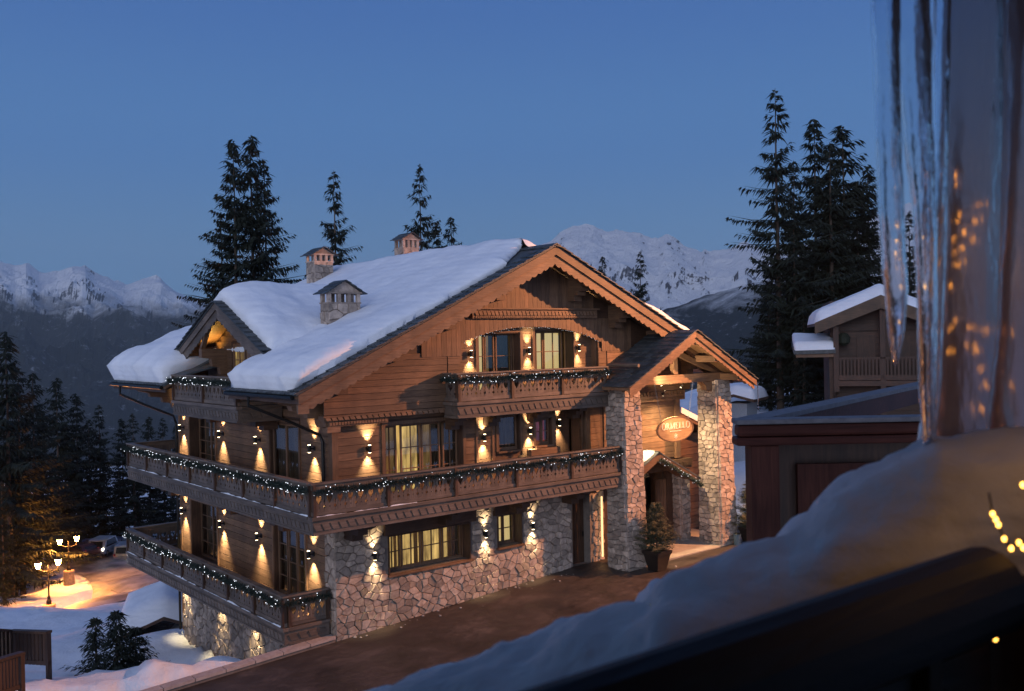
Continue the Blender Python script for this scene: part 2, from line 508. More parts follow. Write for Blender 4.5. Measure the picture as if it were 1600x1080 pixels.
mm1 = mat_mountain('massif_rock_snow', (.10, .095, .105), (.03, .04, .045), -150, -60, 1.02)
mm2 = mat_mountain('forested_spur', (.12, .12, .13), (.022, .03, .034), 90, 190, .80, .006)
mm3 = mat_mountain('far_range_rock_snow', (.10, .11, .13), (.02, .028, .032), 210, 400, .95, .0024)
mountain('mountain', [(560, 470), (600, 402), (625, 400), (700, 420), (780, 415), (835, 392), (868, 370), (880, 360), (897, 352),
    (918, 351), (926, 353), (945, 361), (975, 360), (1000, 363), (1012, 371), (1028, 374), (1040, 366), (1054, 372), (1070, 386),
    (1095, 392), (1101, 388), (1108, 393), (1130, 394), (1150, 386), (1165, 378), (1200, 392), (1260, 380), (1330, 350), (1380, 330),
    (1400, 322), (1420, 318), (1450, 335), (1530, 350), (1600, 340), (1750, 360), (2000, 400)], 4500, 520, 2050, 440, 120, -420, .42, mm1, 3.3, 120,
    'snow covered high massif with rocky crest right of the gable', 7)
mountain('mountain', [(880, 640), (960, 560), (1010, 492), (1060, 478), (1100, 462), (1150, 448), (1190, 440), (1260, 420), (1340, 430), (1420, 455), (1600, 470), (2000, 520)],
    3300, 860, 2050, 260, 70, -420, .45, mm2, 9.1, 45, 'darker forested mountain spur in front of the snowy massif', 4)
mountain('mountain', [(-420, 440), (-260, 400), (-120, 425), (0, 408), (22, 415), (40, 412), (62, 426), (90, 428), (112, 417), (133, 418), (146, 430), (168, 436), (195, 446),
    (222, 437), (250, 436), (270, 452), (300, 470), (345, 478), (450, 480), (560, 500), (760, 520), (1000, 560)], 9500, -450, 1000, 420, 120, -420, .40, mm3, 5.7, 210,
    'snow topped mountain range with forested slopes at the far left', 5)

# ------------------------------------------------------------------ ground
def street_z(x, y):
    if x < 0: z = 1.29+.03*x
    elif x < 10: z = 1.29+.064*x
    else: z = 1.93+.012*(x-10)
    return z-.035*max(0, -y-3)*(.4 if x > 5 else .25)

def P(px, py, d):
    p = at(px, py, d); return (p.x, p.y, p.z)
ctrl = [(0, 12.9, -1.5), (-.3, 9, -1.25), (-.3, 6, -.9), (-.2, 3, -.5), (-2, 6, -1.0), (-2, 10, -1.6), (-4, 8, -1.2), (-1, 1.2, -.1), (-3, 1.0, .75), (-6, 1.0, 1.15),
        (-9, 1.2, 1.3), (-12, .8, 1.2), (-16, 0, 1.0), (-9, 6, .6), (-7, 10, -.9), (-12, 8, .5), (-20, 10, 1.0), (-30, 5, 1.0), (-30, -30, -2), (0, 18, -2.4), (-8, 20, -1.9), (-5, 15, -2.2),
        (8, 20, -3), (16, 18, 1.0), (20, 10, 3.4), (18, 3, 2.2), (20, -2, 2.4), (26, 2, 4.2), (34, 8, 5.6), (45, 15, 6), (60, 10, 6.5), (40, -10, 4), (70, 40, 4), (60, -20, 5),
        (12, -8, 1.0), (2, -8, 1.0), (-8, -8, .5), (20, -12, 1.2), (0, -20, -1), (-14, -26, -2), (20, -30, 1)]
for px, py, d in [(60, 1012, 50), (77, 966, 81), (20, 968, 80), (108, 905, 97), (164, 864, 108), (210, 868, 108), (140, 868, 108), (235, 905, 86), (60, 930, 92), (170, 940, 76), (20, 940, 95),
                  (250, 950, 66), (200, 1000, 52), (0, 1020, 50), (230, 1010, 50), (280, 900, 92), (60, 870, 125), (130, 846, 128), (230, 848, 128), (-200, 960, 90), (-200, 1040, 50), (-100, 880, 130),
                  (250, 800, 170), (100, 800, 180), (-50, 800, 180), (400, 780, 190), (600, 760, 200), (900, 640, 160), (1200, 600, 150)]:
    ctrl.append(P(px, py, d))

def hnoise(x, y, s, seed=0.0):
    return noise.noise(Vector((x*s+seed, y*s-seed, seed*.37)))

def terrain_raw(x, y):
    num = den = 0
    for cx, cy_, cz in ctrl:
        w = 1/(((x-cx)**2+(y-cy_)**2)**1.6+.3)
        num += w*cz; den += w
    z = num/den
    dx, dy = x-CAM.x, y-CAM.y
    r = math.hypot(dx, dy)
    az = math.degrees(math.atan2(dx, dy))
    if r > 170:
        k = (r-170)
        if az < 48: z -= k*.55
        else: z -= k*.12*max(0, 1-(az-48)/20)
    return max(z, -430)

def on_building(x, y): return -0.0 < x < 16.4 and -.2 < y < 14.8

def terrain_z(x, y):
    z = terrain_raw(x, y)
    r = math.hypot(x-CAM.x, y-CAM.y)
    z += .35*hnoise(x, y, .13, 2)*min(1, r/60)+.16*hnoise(x, y, .45, 5)+.06*hnoise(x, y, 1.3, 8)+(.03*hnoise(x, y, 4, 3) if r < 60 else 0)
    # ploughed bank along the street edge
    if -40 < x < -1 and -.6 < y < 4.5:
        k = math.exp(-((y-1.2)/1.5)**2)
        z += k*(.38+.28*hnoise(x, y, .6, 11)+.18*hnoise(x, y, 1.9, 4))*min(1, (-1-x)/2)
    # street cut
    if y < .15 and x < 60:
        z = min(z, street_z(x, y)-.35)
    elif y < .45 and x < 60:
        z = min(z, street_z(x, y)-.1)
    if 10 < x < 19.5 and y < 3.2: z = min(z, 1.6)
    if 0 < x < 16 and 0 < y < 13: z = min(z, -1.8) if y < 12.4 else min(z, -1.6)
    # far road bed
    f = road_f(x, y)
    if f > 0: z = z*(1-f)+(terrain_raw(x, y)-.12)*f
    return z

road_line = [on_z(px, py, P(px, py, d)[2]) for px, py, d in [(-260, 1030, 62), (-60, 985, 70), (77, 962, 76), (170, 935, 80), (228, 912, 84), (215, 880, 98), (165, 868, 106), (130, 862, 113), (60, 852, 120), (-100, 850, 128)]]
def seg_d(x, y, pts):
    best = 1e9
    for a, b in zip(pts, pts[1:]):
        vx, vy = b.x-a.x, b.y-a.y
        t = max(0, min(1, ((x-a.x)*vx+(y-a.y)*vy)/(vx*vx+vy*vy)))
        best = min(best, math.hypot(x-a.x-vx*t, y-a.y-vy*t))
    return best
def road_f(x, y):
    if x < -70 or y < 10 or y > 140: return 0
    d = seg_d(x, y, road_line)
    return max(0, min(1, (5.2-d)/1.4))

def ground_sheet():
    mb = MB(); mb.smooth = True
    az = [-50+i*2 for i in range(0, 17)]+[-16+i*.5 for i in range(1, 195)]+[82+i*4 for i in range(10)]
    rad = []
    r = 9.0
    while r < 5200:
        rad.append(r)
        r *= (1.014 if r < 60 else (1.02 if r < 190 else 1.12))
    k = len(rad)
    for a in az:
        ca, sa = math.cos(R(a)), math.sin(R(a))
        for q in rad:
            x, y = CAM.x+sa*q, CAM.y+ca*q
            mb.v.append((x, y, terrain_z(x, y)))
    for i in range(len(az)-1):
        for j in range(k-1):
            p = i*k+j
            mb.f.append((p, p+k, p+k+1, p+1))
    return mb.build('snow_ground', M['snow_far'], label='snow covered ground round the chalet and down to the valley', kind='structure')
ground_sheet()

# street in front of the chalet: trodden, thawed asphalt under a thin brown slush film
def mat_street():
    m, n, b = newmat('wet_street')
    tc = n.nodes.new('ShaderNodeTexCoord'); mp = n.nodes.new('ShaderNodeMapping'); mp.inputs['Scale'].default_value = (.75, 1.1, 1)
    mp.inputs['Rotation'].default_value = (0, 0, R(-12))
    L(n, tc.outputs['Object'], mp.inputs['Vector'])
    t = n.nodes.new('ShaderNodeTexNoise'); t.inputs['Scale'].default_value = .9; t.inputs['Detail'].default_value = 12; t.inputs['Roughness'].default_value = .74
    L(n, mp.outputs[0], t.inputs['Vector'])
    t2 = n.nodes.new('ShaderNodeTexNoise'); t2.inputs['Scale'].default_value = 40; t2.inputs['Detail'].default_value = 3
    L(n, tc.outputs['Object'], t2.inputs['Vector'])
    cr = n.nodes.new('ShaderNodeValToRGB'); e = cr.color_ramp.elements
    e[0].position = .35; e[0].color = (.022, .017, .015, 1); e[1].position = .75; e[1].color = (.13, .10, .088, 1)
    q = e.new(.55); q.color = (.052, .040, .034, 1)
    L(n, t.outputs['Fac'], cr.inputs['Fac']); L(n, cr.outputs[0], b.inputs['Base Color'])
    rr = n.nodes.new('ShaderNodeMapRange'); rr.inputs['From Min'].default_value = .35; rr.inputs['From Max'].default_value = .65
    rr.inputs['To Min'].default_value = .38; rr.inputs['To Max'].default_value = .8
    L(n, t.outputs['Fac'], rr.inputs['Value']); L(n, rr.outputs[0], b.inputs['Roughness'])
    ad = n.nodes.new('ShaderNodeMath'); ad.operation = 'MULTIPLY_ADD'; ad.inputs[1].default_value = .25
    L(n, t2.outputs['Fac'], ad.inputs[0]); L(n, t.outputs['Fac'], ad.inputs[2])
    bp = n.nodes.new('ShaderNodeBump'); bp.inputs['Strength'].default_value = .6; bp.inputs['Distance'].default_value = .04
    L(n, ad.outputs[0], bp.inputs['Height']); L(n, bp.outputs[0], b.inputs['Normal'])
    return m
mst = mat_street()
mb = MB(); mb.smooth = True
nx, ny = 150, 40
def sx(i): return -42+100*i/nx
def edge_y(x):    # back edge of the street: against the chalet, then along the coping on the left
    if x < 0: return -.02-.06*max(0, -x)**1.05
    if x < 12.2: return .02
    if x < 21: return 3.2
    return -.5
for i in range(nx+1):
    for j in range(ny+1):
        x = sx(i); y1 = edge_y(x); y = y1+(-24-y1)*(j/ny)**1.3
        mb.v.append((x, y, street_z(x, y)+.02*hnoise(x, y, 1.1, 6)*(0 if j == 0 else 1)))
for i in range(nx):
    for j in range(ny):
        a = i*(ny+1)+j
        mb.f.append((a, a+1, a+ny+2, a+ny+1))
mb.build('street', mst, label='wet brown street in front of the chalet', kind='structure')

# coping / retaining wall along the street left of the chalet corner
cw = empty('retaining_wall', (-8, -.4, -2), 'low retaining wall with pale coping along the street edge', 'wall')
mb = MB()
xs = [-.05-.9*i for i in range(38)]
for a, b_ in zip(xs, xs[1:]):
    za, zb = street_z(a, 0), street_z(b_, 0)
    ya, yb = edge_y(a), edge_y(b_)
    mb.hexa([(b_, yb, -2.2), (a, ya, -2.2), (a, ya+.25, -2.2), (b_, yb+.25, -2.2), (b_, yb, zb+.10), (a, ya, za+.10), (a, ya+.25, za+.10), (b_, yb+.25, zb+.10)])
mb.build('wall_body', M['mortar'], cw)
mcop = mat_rock('coping_stone', [(.34, .26, .23), (.5, .42, .38)], objrand=.12)
for a, b_ in zip(xs, xs[1:]):
    za, zb = street_z(a, 0), street_z(b_, 0)
    ya, yb = edge_y(a), edge_y(b_)
    MB().hexa([(b_+.012, yb-.05, zb+.103), (a-.012, ya-.05, za+.103), (a-.012, ya+.30, za+.103), (b_+.012, yb+.30, zb+.103), (b_+.012, yb-.05, zb+.19), (a-.012, ya-.05, za+.19), (a-.012, ya+.30, za+.19), (b_+.012, yb+.30, zb+.19)]).build('coping_stone', mcop, cw)

# far road winding below the forest
def mat_road():
    m, n, b = newmat('packed_snow_road')
    tc = n.nodes.new('ShaderNodeTexCoord')
    t = n.nodes.new('ShaderNodeTexNoise'); t.inputs['Scale'].default_value = .5; t.inputs['Detail'].default_value = 9
    L(n, tc.outputs['Object'], t.inputs['Vector'])
    cr = n.nodes.new('ShaderNodeValToRGB'); e = cr.color_ramp.elements
    e[0].position = .35; e[0].color = (.10, .09, .085, 1); e[1].position = .68; e[1].color = (.42, .40, .40, 1)
    L(n, t.outputs['Fac'], cr.inputs['Fac']); L(n, cr.outputs[0], b.inputs['Base Color'])
    b.inputs['Roughness'].default_value = .55
    bp = n.nodes.new('ShaderNodeBump'); bp.inputs['Strength'].default_value = .6; bp.inputs['Distance'].default_value = .1
    L(n, t.outputs['Fac'], bp.inputs['Height']); L(n, bp.outputs[0], b.inputs['Normal'])
    return m
mroad = mat_road()
def smooth_line(pts, n=12):
    o = []
    for i in range(len(pts)-1):
        p0, p1, p2, p3 = pts[max(i-1, 0)], pts[i], pts[i+1], pts[min(i+2, len(pts)-1)]
        for j in range(n):
            t = j/n
            o.append(.5*((2*p1)+(-p0+p2)*t+(2*p0-5*p1+4*p2-p3)*t*t+(-p0+3*p1-3*p2+p3)*t**3))
    o.append(pts[-1]); return o
def ribbon(name, line, offs, dz, mat, rise=None, **kw):
    mb = MB(); mb.smooth = True
    n = len(offs)
    for i, p in enumerate(line):
        t = (line[min(i+1, len(line)-1)]-line[max(i-1, 0)]); t.z = 0; t.normalize()
        s = Vector((t.y, -t.x, 0))
        for k, o in enumerate(offs):
            x, y = p.x+s.x*o, p.y+s.y*o
            z = terrain_raw(x, y)+dz+(rise[k] if rise else 0)
            mb.v.append((x, y, z))
    for i in range(len(line)-1):
        for j in range(n-1):
            a = i*n+j
            mb.f.append((a, a+1, a+n+1, a+n))
    return mb.build(name, mat, **kw)
rl = smooth_line(road_line)
ribbon('road', rl, [-4.6, -3, -1.5, 0, 1.5, 3, 4.6], .05, mroad, label='packed snow road bending round below the forest', kind='structure')
# ------------------------------------------------------------------ chalet
RX, RZ, SL = 8.0, 13.74, .469          # ridge x, height, slope
GY, BY = -1.55, 15.2                   # gable plane, back verge
EXL, EXR = -1.9, 17.9
WL, WR, WB = 0.0, 16.0, 12.9
DY, DZ, DX = 6.2, 12.05, -1.1          # dormer ridge y, height, gable x
def zr(x): return RZ-SL*abs(x-RX)
def zd(y): return DZ-.47*abs(y-DY)
ch = empty('chalet', (0, 0, 1.2), 'large timber and granite chalet with carved balconies, lit wall lamps and snowy roof', 'building')

def dentils(mb, along, a, b, front, z0, z1, out, step=.2, slant=.07):
    """slanted blocks on a fascia. along 'x': face at y=front looking -y; 'y': face at x=front looking -x"""
    n = max(1, int((b-a)/step)); st = (b-a)/n
    for i in range(n):
        u0 = a+st*i+st*.09; u1 = a+st*i+st*.86
        if along == 'x':
            p = [(u0, front-out, z0), (u1, front-out, z0), (u1, front+.0, z0), (u0, front, z0),
                 (u0-slant, front-out, z1), (u1-slant, front-out, z1), (u1-slant, front, z1), (u0-slant, front, z1)]
        elif along == 'y':
            p = [(front-out, u1, z0), (front-out, u0, z0), (front, u0, z0), (front, u1, z0),
                 (front-out, u1+slant, z1), (front-out, u0+slant, z1), (front, u0+slant, z1), (front, u1+slant, z1)]
        mb.hexa(p)

# ---- carved balustrade board (heart opening, dots shared by neighbours)
BW, BH, BT = .36, .62, .04
def board_mesh(mat, w=BW):
    h = BH
    outer = []
    def arc(cx, cz, r, a0, a1, n=6):
        return [(cx+r*math.cos(R(a0+(a1-a0)*i/n)), cz+r*math.sin(R(a0+(a1-a0)*i/n))) for i in range(n+1)]
    g = .004
    outer = [(-w/2+g, 0), (w/2-g, 0)]+[(w/2-g, .07)]+arc(w/2-g, .125, .045, 270, 90, 6)+[(w/2-g, .20), (w/2-.03, .27), (w/2-g, .36), (w/2-g, h), (-w/2+g, h), (-w/2+g, .36), (-w/2+.03, .27), (-w/2+g, .20)]+arc(-w/2+g, .125, .045, 90, -90, 6)+[(-w/2+g, .07)]
    heart = []
    for i in range(18):
        t = 2*math.pi*i/18
        heart.append((.0066*16*math.sin(t)**3*.98, .34+.0092*(13*math.cos(t)-5*math.cos(2*t)-2*math.cos(3*t)-math.cos(4*t))))
    dot = [(.0+.016*math.cos(a), .12+.030*math.sin(a)) for a in [2*math.pi*i/6 for i in range(6)]]
    loops = [outer, heart, dot]
    flat = [p for l in loops for p in l]
    tr = tessellate_polygon([[Vector((p[0], p[1], 0)) for p in l] for l in loops])
    n = len(flat)
    V = [(p[0], -BT/2, p[1]) for p in flat]+[(p[0], BT/2, p[1]) for p in flat]
    Fc = []
    for t in tr:
        a, b_, c = [Vector((flat[i][0], flat[i][1])) for i in t]
        cr = (b_-a).x*(c-a).y-(b_-a).y*(c-a).x
        t = t if cr > 0 else t[::-1]
        Fc.append(tuple(t)); Fc.append(tuple(n+i for i in t[::-1]))
    o = 0
    for l in loops:
        m_ = len(l)
        for i in range(m_):
            j = (i+1) % m_
            Fc.append((o+i, o+j, n+o+j, n+o+i))
        o += m_
    me = bpy.data.meshes.new('carved_board')
    me.from_pydata(V, [], Fc); me.materials.append(mat)
    bm = bmesh.new(); bm.from_mesh(me); bmesh.ops.recalc_face_normals(bm, faces=bm.faces); bm.to_mesh(me); bm.free()
    return me
BM_W = board_mesh(M['grey_z'])

def balcony_run(par, along, a, b, front, ztop, npan, face=-1, end_posts=True, dent=True, thick=True, ends=(0, 0)):
    """one straight run of balustrade. along x: outer face y=front facing -y (face -1) or +y (1). along y: outer face x=front."""
    zb = ztop-1.49
    def bx(mb, u0, u1, d0, d1, z0, z1):     # d measured inward from the outer face
        if along == 'x': mb.box(u0, u1, front-face*d0, front-face*d1, z0, z1)
        else: mb.box(front-face*d0, front-face*d1, u0, u1, z0, z1)
    ax = along
    mb = MB(); bx(mb, a+ends[0], b-ends[1], -.06, .16, ztop-.055, ztop); mb.build('top_rail', M['grey_'+ax], par, bevel=.012)
    mb = MB(); bx(mb, a, b, 0.0, .10, ztop-.20, ztop-.06); bx(mb, a, b, .0, .10, ztop-.93, ztop-.82); mb.build('bottom_rail', M['grey_'+ax], par)
    # edge mouldings and carved fascia
    mb = MB(); bx(mb, a+ends[0], b-ends[1], -.07, .2, ztop-1.06, ztop-.95); mb.build('edge_moulding', M['grey_'+ax], par, bevel=.01)
    mb = MB(); bx(mb, a, b, -.0, .12, zb, ztop-1.062); fas = mb.build('fascia', M['grey_'+ax], par)
    if dent:
        mb = MB()
        if face == -1:
            dentils(mb, along, a+.06, b-.02, front-.001, zb+.13, ztop-1.17, .03, step=.27, slant=.09)
            bx(mb, a+.01, b-.01, -.03, -.001, zb+.015, zb+.07)
            mb.build('carved_trim', M['grey_'+ax], fas)
    # posts and boards
    st = (b-a)/npan
    for i in range(npan+1):
        u = a+st*i
        if (i == 0 or i == npan) and not end_posts: continue
        u = min(max(u, a+.05), b-.05)
        mb = MB(); bx(mb, u-.045, u+.045, -.055, .1, ztop-.95, ztop-.056); mb.build('post', M['dark_z'], par)
    for i in range(npan):
        u0, u1 = a+st*i+.05, a+st*(i+1)-.05
        n = max(1, round((u1-u0)/BW)); w = (u1-u0)/n
        for j in range(n):
            u = u0+w*(j+.5)
            loc = (u, front-face*.045, ztop-.82) if along == 'x' else (front-face*.045, u, ztop-.82)
            o = inst('carved_board', BM_W, par, loc, (0, 0, 0 if along == 'x' else R(90)))
            o.scale = (w/BW, 1, 1)

def deck(par, x0, x1, y0, y1, ztop):
    mb = MB(); mb.box(x0, x1, y0, y1, ztop-1.30, ztop-1.10); mb.build('deck', M['wood_x'], par)
# snow line lying on the outer ledge under the balustrade
def ledge_snow(par, along, a, b, front, z, seed):
    mb = MB(); mb.smooth = True
    n = int((b-a)/.12); k = 5
    for i in range(n+1):
        u = a+(b-a)*i/n
        h = max(0, .012+.07*noise.noise(Vector((u*1.1, seed, 0)))+.03*noise.noise(Vector((u*5, seed, 1))))
        for j in range(k):
            t = j/(k-1); d = .005+.055*t; hh = h*math.sin(math.pi*min(1, max(0, .12+t*.8)))
            d2 = -d
            mb.v.append((u, front+d2, z+hh-(0.01 if j in (0, k-1) else 0)) if along == 'x' else (front+d2, u, z+hh-(0.01 if j in (0, k-1) else 0)))
    for i in range(n):
        for j in range(k-1):
            q = i*k+j; mb.f.append((q, q+k, q+k+1, q+1))
    return mb.build('ledge_snow', M['snow'], par, kind='stuff')

def bracket(par, along, pos, wallc, reach, ztop, depth=.75, w=.32, mat='dark'):
    """stepped console under a balcony. along 'x' : wall faces -y, at x=pos"""
    st = 4; poly = [(0, 0), (-reach, 0)]
    for i in range(st):
        r0 = reach*(1-i/st*.85)
        zz = -.16-(depth-.16)*i/(st-1)
        poly += [(-r0, zz), (-reach*(1-(i+1)/st*.85), zz)]
    poly = poly[:-1]+[(0, poly[-1][1])]
    P2 = [(wallc+p[0], ztop+p[1]) for p in poly]
    mb = MB()
    mb.prism(P2, pos-w/2, pos+w/2, 'x' if along == 'x' else 'y')
    return mb.build('bracket', M[mat+'_y' if along == 'x' else mat+'_x'], par)

balc1 = empty('balcony', (-1.6, -1.7, 5.0), parent=ch)
deck(balc1, -1.5, 10.95, -1.6, -.02, 6.5); deck(balc1, -1.5, -.02, -.02, 14.3, 6.5); deck(balc1, -.02, 4, WB+.06, 14.3, 6.5)
balcony_run(balc1, 'x', -1.6, 10.88, -1.7, 6.5, 5, ends=(-.06, 0))
balcony_run(balc1, 'y', -1.6, 14.43, -1.6, 6.5, 7, ends=(.12, -.05))
balcony_run(balc1, 'x', -1.48, 4.0, 14.43, 6.5, 2, face=1)
ledge_snow(balc1, 'y', -1.5, 14.3, -1.6, 5.55, 3); ledge_snow(balc1, 'x', -1.5, 1.9, -1.7, 5.55, 9)
balc2 = empty('balcony', (-1.6, .25, 1.4), parent=ch)
deck(balc2, -1.5, -.02, .35, 14.6, 2.925); deck(balc2, -.02, 4, WB+.06, 14.6, 2.925)
balcony_run(balc2, 'y', .25, 14.72, -1.6, 2.925, 7, ends=(-.06, -.05))
balcony_run(balc2, 'x', -1.48, -.1, .25, 2.925, 1, ends=(.0, 0))
balcony_run(balc2, 'x', -1.48, 4.0, 14.72, 2.925, 2, face=1)
ledge_snow(balc2, 'y', .4, 14.6, -1.6, 1.975, 5)
balc3 = empty('balcony', (4, -1.1, 7.9), parent=ch)
deck(balc3, 4.1, 10.9, -1.0, -.02, 9.41)
balcony_run(balc3, 'x', 3.97, 10.85, -1.1, 9.41, 3, ends=(-.06, 0))
balcony_run(balc3, 'y', -.98, -.36, 3.97, 9.41, 1, ends=(.1, 0), end_posts=False)
balc4 = empty('balcony', (-1.6, 6, 8), parent=ch)
deck(balc4, -1.5, -.02, 3.4, 8.95, 9.42)
balcony_run(balc4, 'y', 3.3, 9.05, -1.6, 9.42, 2, ends=(-.05, -.05))
balcony_run(balc4, 'x', -1.48, -.05, 3.3, 9.42, 1, end_posts=False)
for x in (.5, 4.0, 7.0, 9.6): bracket(ch, 'x', x, -.02, 1.45, 5.2, .8, .36)
for y in (2.8, 7.0, 12.9): bracket(ch, 'y', y-.2, -.02, 1.4, 5.2, .8, .36)
for y in (.8, 5.2, 9.5, 13.0): bracket(ch, 'y', y-.2, -.02, 1.4, 1.6, .7, .36)
for x in (4.4, 6.0, 8.0, 9.9): bracket(ch, 'x', x, -.02, .95, 8.1, .6, .34)
for y in (3.9, 8.5): bracket(ch, 'y', y, -.02, 1.4, 8.2, .6, .4)

# ---- walls: core blocks behind the planks with openings left free
def holes_wall(mb, u0, u1, z0, z1, holes, put):
    """rectangular wall minus openings, as boxes: put(mb,u0,u1,z0,z1)"""
    us = sorted({u0, u1, *[h[0] for h in holes], *[h[1] for h in holes]})
    for a, b in zip(us, us[1:]):
        zs = [z0]
        hh = sorted([h for h in holes if h[0] <= a+1e-6 and h[1] >= b-1e-6], key=lambda h: h[2])
        for h in hh:
            if h[2] > zs[-1]+1e-4: put(mb, a, b, zs[-1], h[2])
            zs.append(h[3])
        if zs[-1] < z1-1e-4: put(mb, a, b, zs[-1], z1)

T = .5
F0 = [(1.93, 5.2, 3.0, 4.25), (6.4, 7.5, 3.18, 4.3), (9.98, 10.9, 1.9, 4.55)]
F1 = [(1.86, 4.94, 5.5, 7.8), (6.5, 7.47, 6.55, 7.82), (8.2, 9.0, 6.6, 7.6), (9.2, 10.45, 5.5, 7.8)]
F2 = [(5.68, 7.55, 8.35, 10.72), (8.25, 10.15, 9.2, 10.78)]
fw = lambda mb, a, b, c, d: mb.box(a, b, .04, T, c, d)
mb = MB(); holes_wall(mb, .04, 11.9, .5, 5.2, F0, fw); mb.build('stone_base_core', M['mortar'], ch)
mb = MB(); holes_wall(mb, .04, 15.96, 5.2, 8.35, F1+[(11.9, 15.96, 5.2, 5.3)], fw); holes_wall(mb, .04, 15.96, 8.35, 9.9, F2, fw)
mb.box(.04, 5.0, .04, T, 9.9, 9.95)
mb.prism([(2.0, 9.95), (5.68, 9.95), (5.68, 12.35), (2.0, 10.55)], .04, T, 'y')
mb.prism([(10.15, 9.9), (14, 9.9), (14, 10.7), (10.15, 12.3)], .04, T, 'y')
mb.prism([(5.68, 10.78), (10.15, 10.78), (10.15, 12.3), (8, 13.4), (5.68, 12.35)], .04, T, 'y')
mb.box(7.55, 8.25, .04, T, 9.9, 10.78); mb.box(5.68, 7.55, .04, T, 10.72, 10.78)
mb.build('timber_wall_core', M['dark_x'], ch)
LW1 = [(9.1, 11.7, 5.5, 7.85), (2.2, 4.35, 5.5, 7.85)]
LW0 = [(9.1, 11.7, 2.0, 4.3), (1.9, 4.2, 2.0, 4.35)]
lw = lambda mb, a, b, c, d: mb.box(.04, T, a, b, c, d)
mb = MB(); holes_wall(mb, T, WB, 1.6, 5.2, LW0, lw); holes_wall(mb, T, WB, 5.2, 8.9, LW1, lw); mb.build('timber_wall_core', M['dark_y'], ch)
mb = MB(); mb.box(.04, T, T, WB-.04, -2.5, 1.6); mb.build('stone_base_core', M['mortar'], ch)
mb = MB(); mb.box(T, WR-.04, WB-.5, WB-.04, -2.5, 9.6); mb.box(WR-.5, WR-.04, T, WB-.5, 0, 9.6); mb.build('rear_wall', M['wood_x'], ch)
# dark rooms behind the openings: floors and an inner partition keep daylight from showing through
mb = MB(); mb.prism([(T, 1), (WR-.5, 1), (WR-.5, 9.6), (8, 13.1), (T, 9.6)], 2.2, 2.3, 'y'); mb.box(2.2, 2.3, 2.3, WB-.5, 1, 8.1)
for z in (1.7, 5.25, 8.2): mb.box(T, WR-.5, T, WB-.5, z-.1, z)
mb.build('inner_partition', mat_plain('room_plaster', (.45, .36, .24), .8), ch)

# ---- cladding planks (each one a part)
def plank_x(par, u0, u1, z, h, y, mat='wood_x', d=.045):
    if u1-u0 < .08: return
    o = (rnd.random()-.5)*.008
    MB().box(u0+.003, u1-.003, y-d+o*.5, y, z+.006, z+h-.006).build('plank', M[mat], par)
def plank_y(par, u0, u1, z, h, x, mat='wood_y', d=.045):
    if u1-u0 < .08: return
    o = (rnd.random()-.5)*.008
    MB().box(x-d+o*.5, x, u0+.003, u1-.003, z+.006, z+h-.006).build('plank', M[mat], par)
def clad(fn, par, u0, u1, z0, z1, holes, plane, h=.205, **k):
    n = round((z1-z0)/h); h = (z1-z0)/n
    for i in range(n):
        z = z0+h*i; zc = z+h/2
        cur = u0
        for hl in sorted([q for q in holes if q[2]-.04 < zc < q[3]+.04], key=lambda q: q[0]):
            if hl[0] > cur: fn(par, cur, hl[0], z, h, plane, **k)
            cur = max(cur, hl[1])
        if cur < u1: fn(par, cur, u1, z, h, plane, **k)
w1 = empty('timber_wall', (3, 0, 5.4), parent=ch)
trim = .12
F1c = [(a-trim, b+trim, c-trim, d+trim) for a, b, c, d in F1]
F2c = [(a-trim, b+trim, c-trim, d+trim) for a, b, c, d in F2]
clad(plank_x, w1, .18, 11.5, 5.42, 8.2, F1c, .04, h=.23)
clad(plank_x, w1, 4.3, 11.6, 8.32, 10.9, F2c, .04, h=.235)
w2 = empty('timber_wall', (0, 6, 5.4), parent=ch)
g = lambda H: [(a-.1, b+.1, c-.1, d+.12) for a, b, c, d in H]
clad(plank_y, w2, .22, WB-.16, 5.42, 8.3, g(LW1), .04, h=.24)
clad(plank_y, w2, .55, WB-.16, 1.65, 5.0, g(LW0), .04, h=.24)
# corner boards
mb = MB(); mb.box(-.03, .18, -.03, .04, 5.4, 8.0); mb.box(-.03, .04, .041, .2, 5.4, 8.0); mb.build('corner_board', M['wood_z'], ch)
mb = MB(); mb.box(-.03, .04, WB-.16, WB+.03, -1.2, 9.0); mb.box(.041, .3, WB-.03, WB+.03, -1.2, 9.0); mb.build('corner_board', M['wood_z'], ch)
for x in (5.55, 6.25, 9.12, 10.5): MB().box(x-.05, x+.05, -.045, -.006, 5.45, 8.2).build('cover_strip', M['wood_z'], ch)
# recess with its own back wall on the first floor right
mb = MB(); mb.box(9.2, 10.45, .62, .66, 5.4, 8.2); mb.build('recess_wall', M['dark_x'], ch)
mb = MB(); mb.box(10.6, 10.85, -.14, -.005, 5.45, 8.0); mb.build('timber_post', M['wood_z'], ch, bevel=.01)
mb = MB(); mb.box(7.75, 9.15, -.30, -.05, 6.28, 6.52); mb.build('shelf_board', M['wood_x'], ch, bevel=.01)

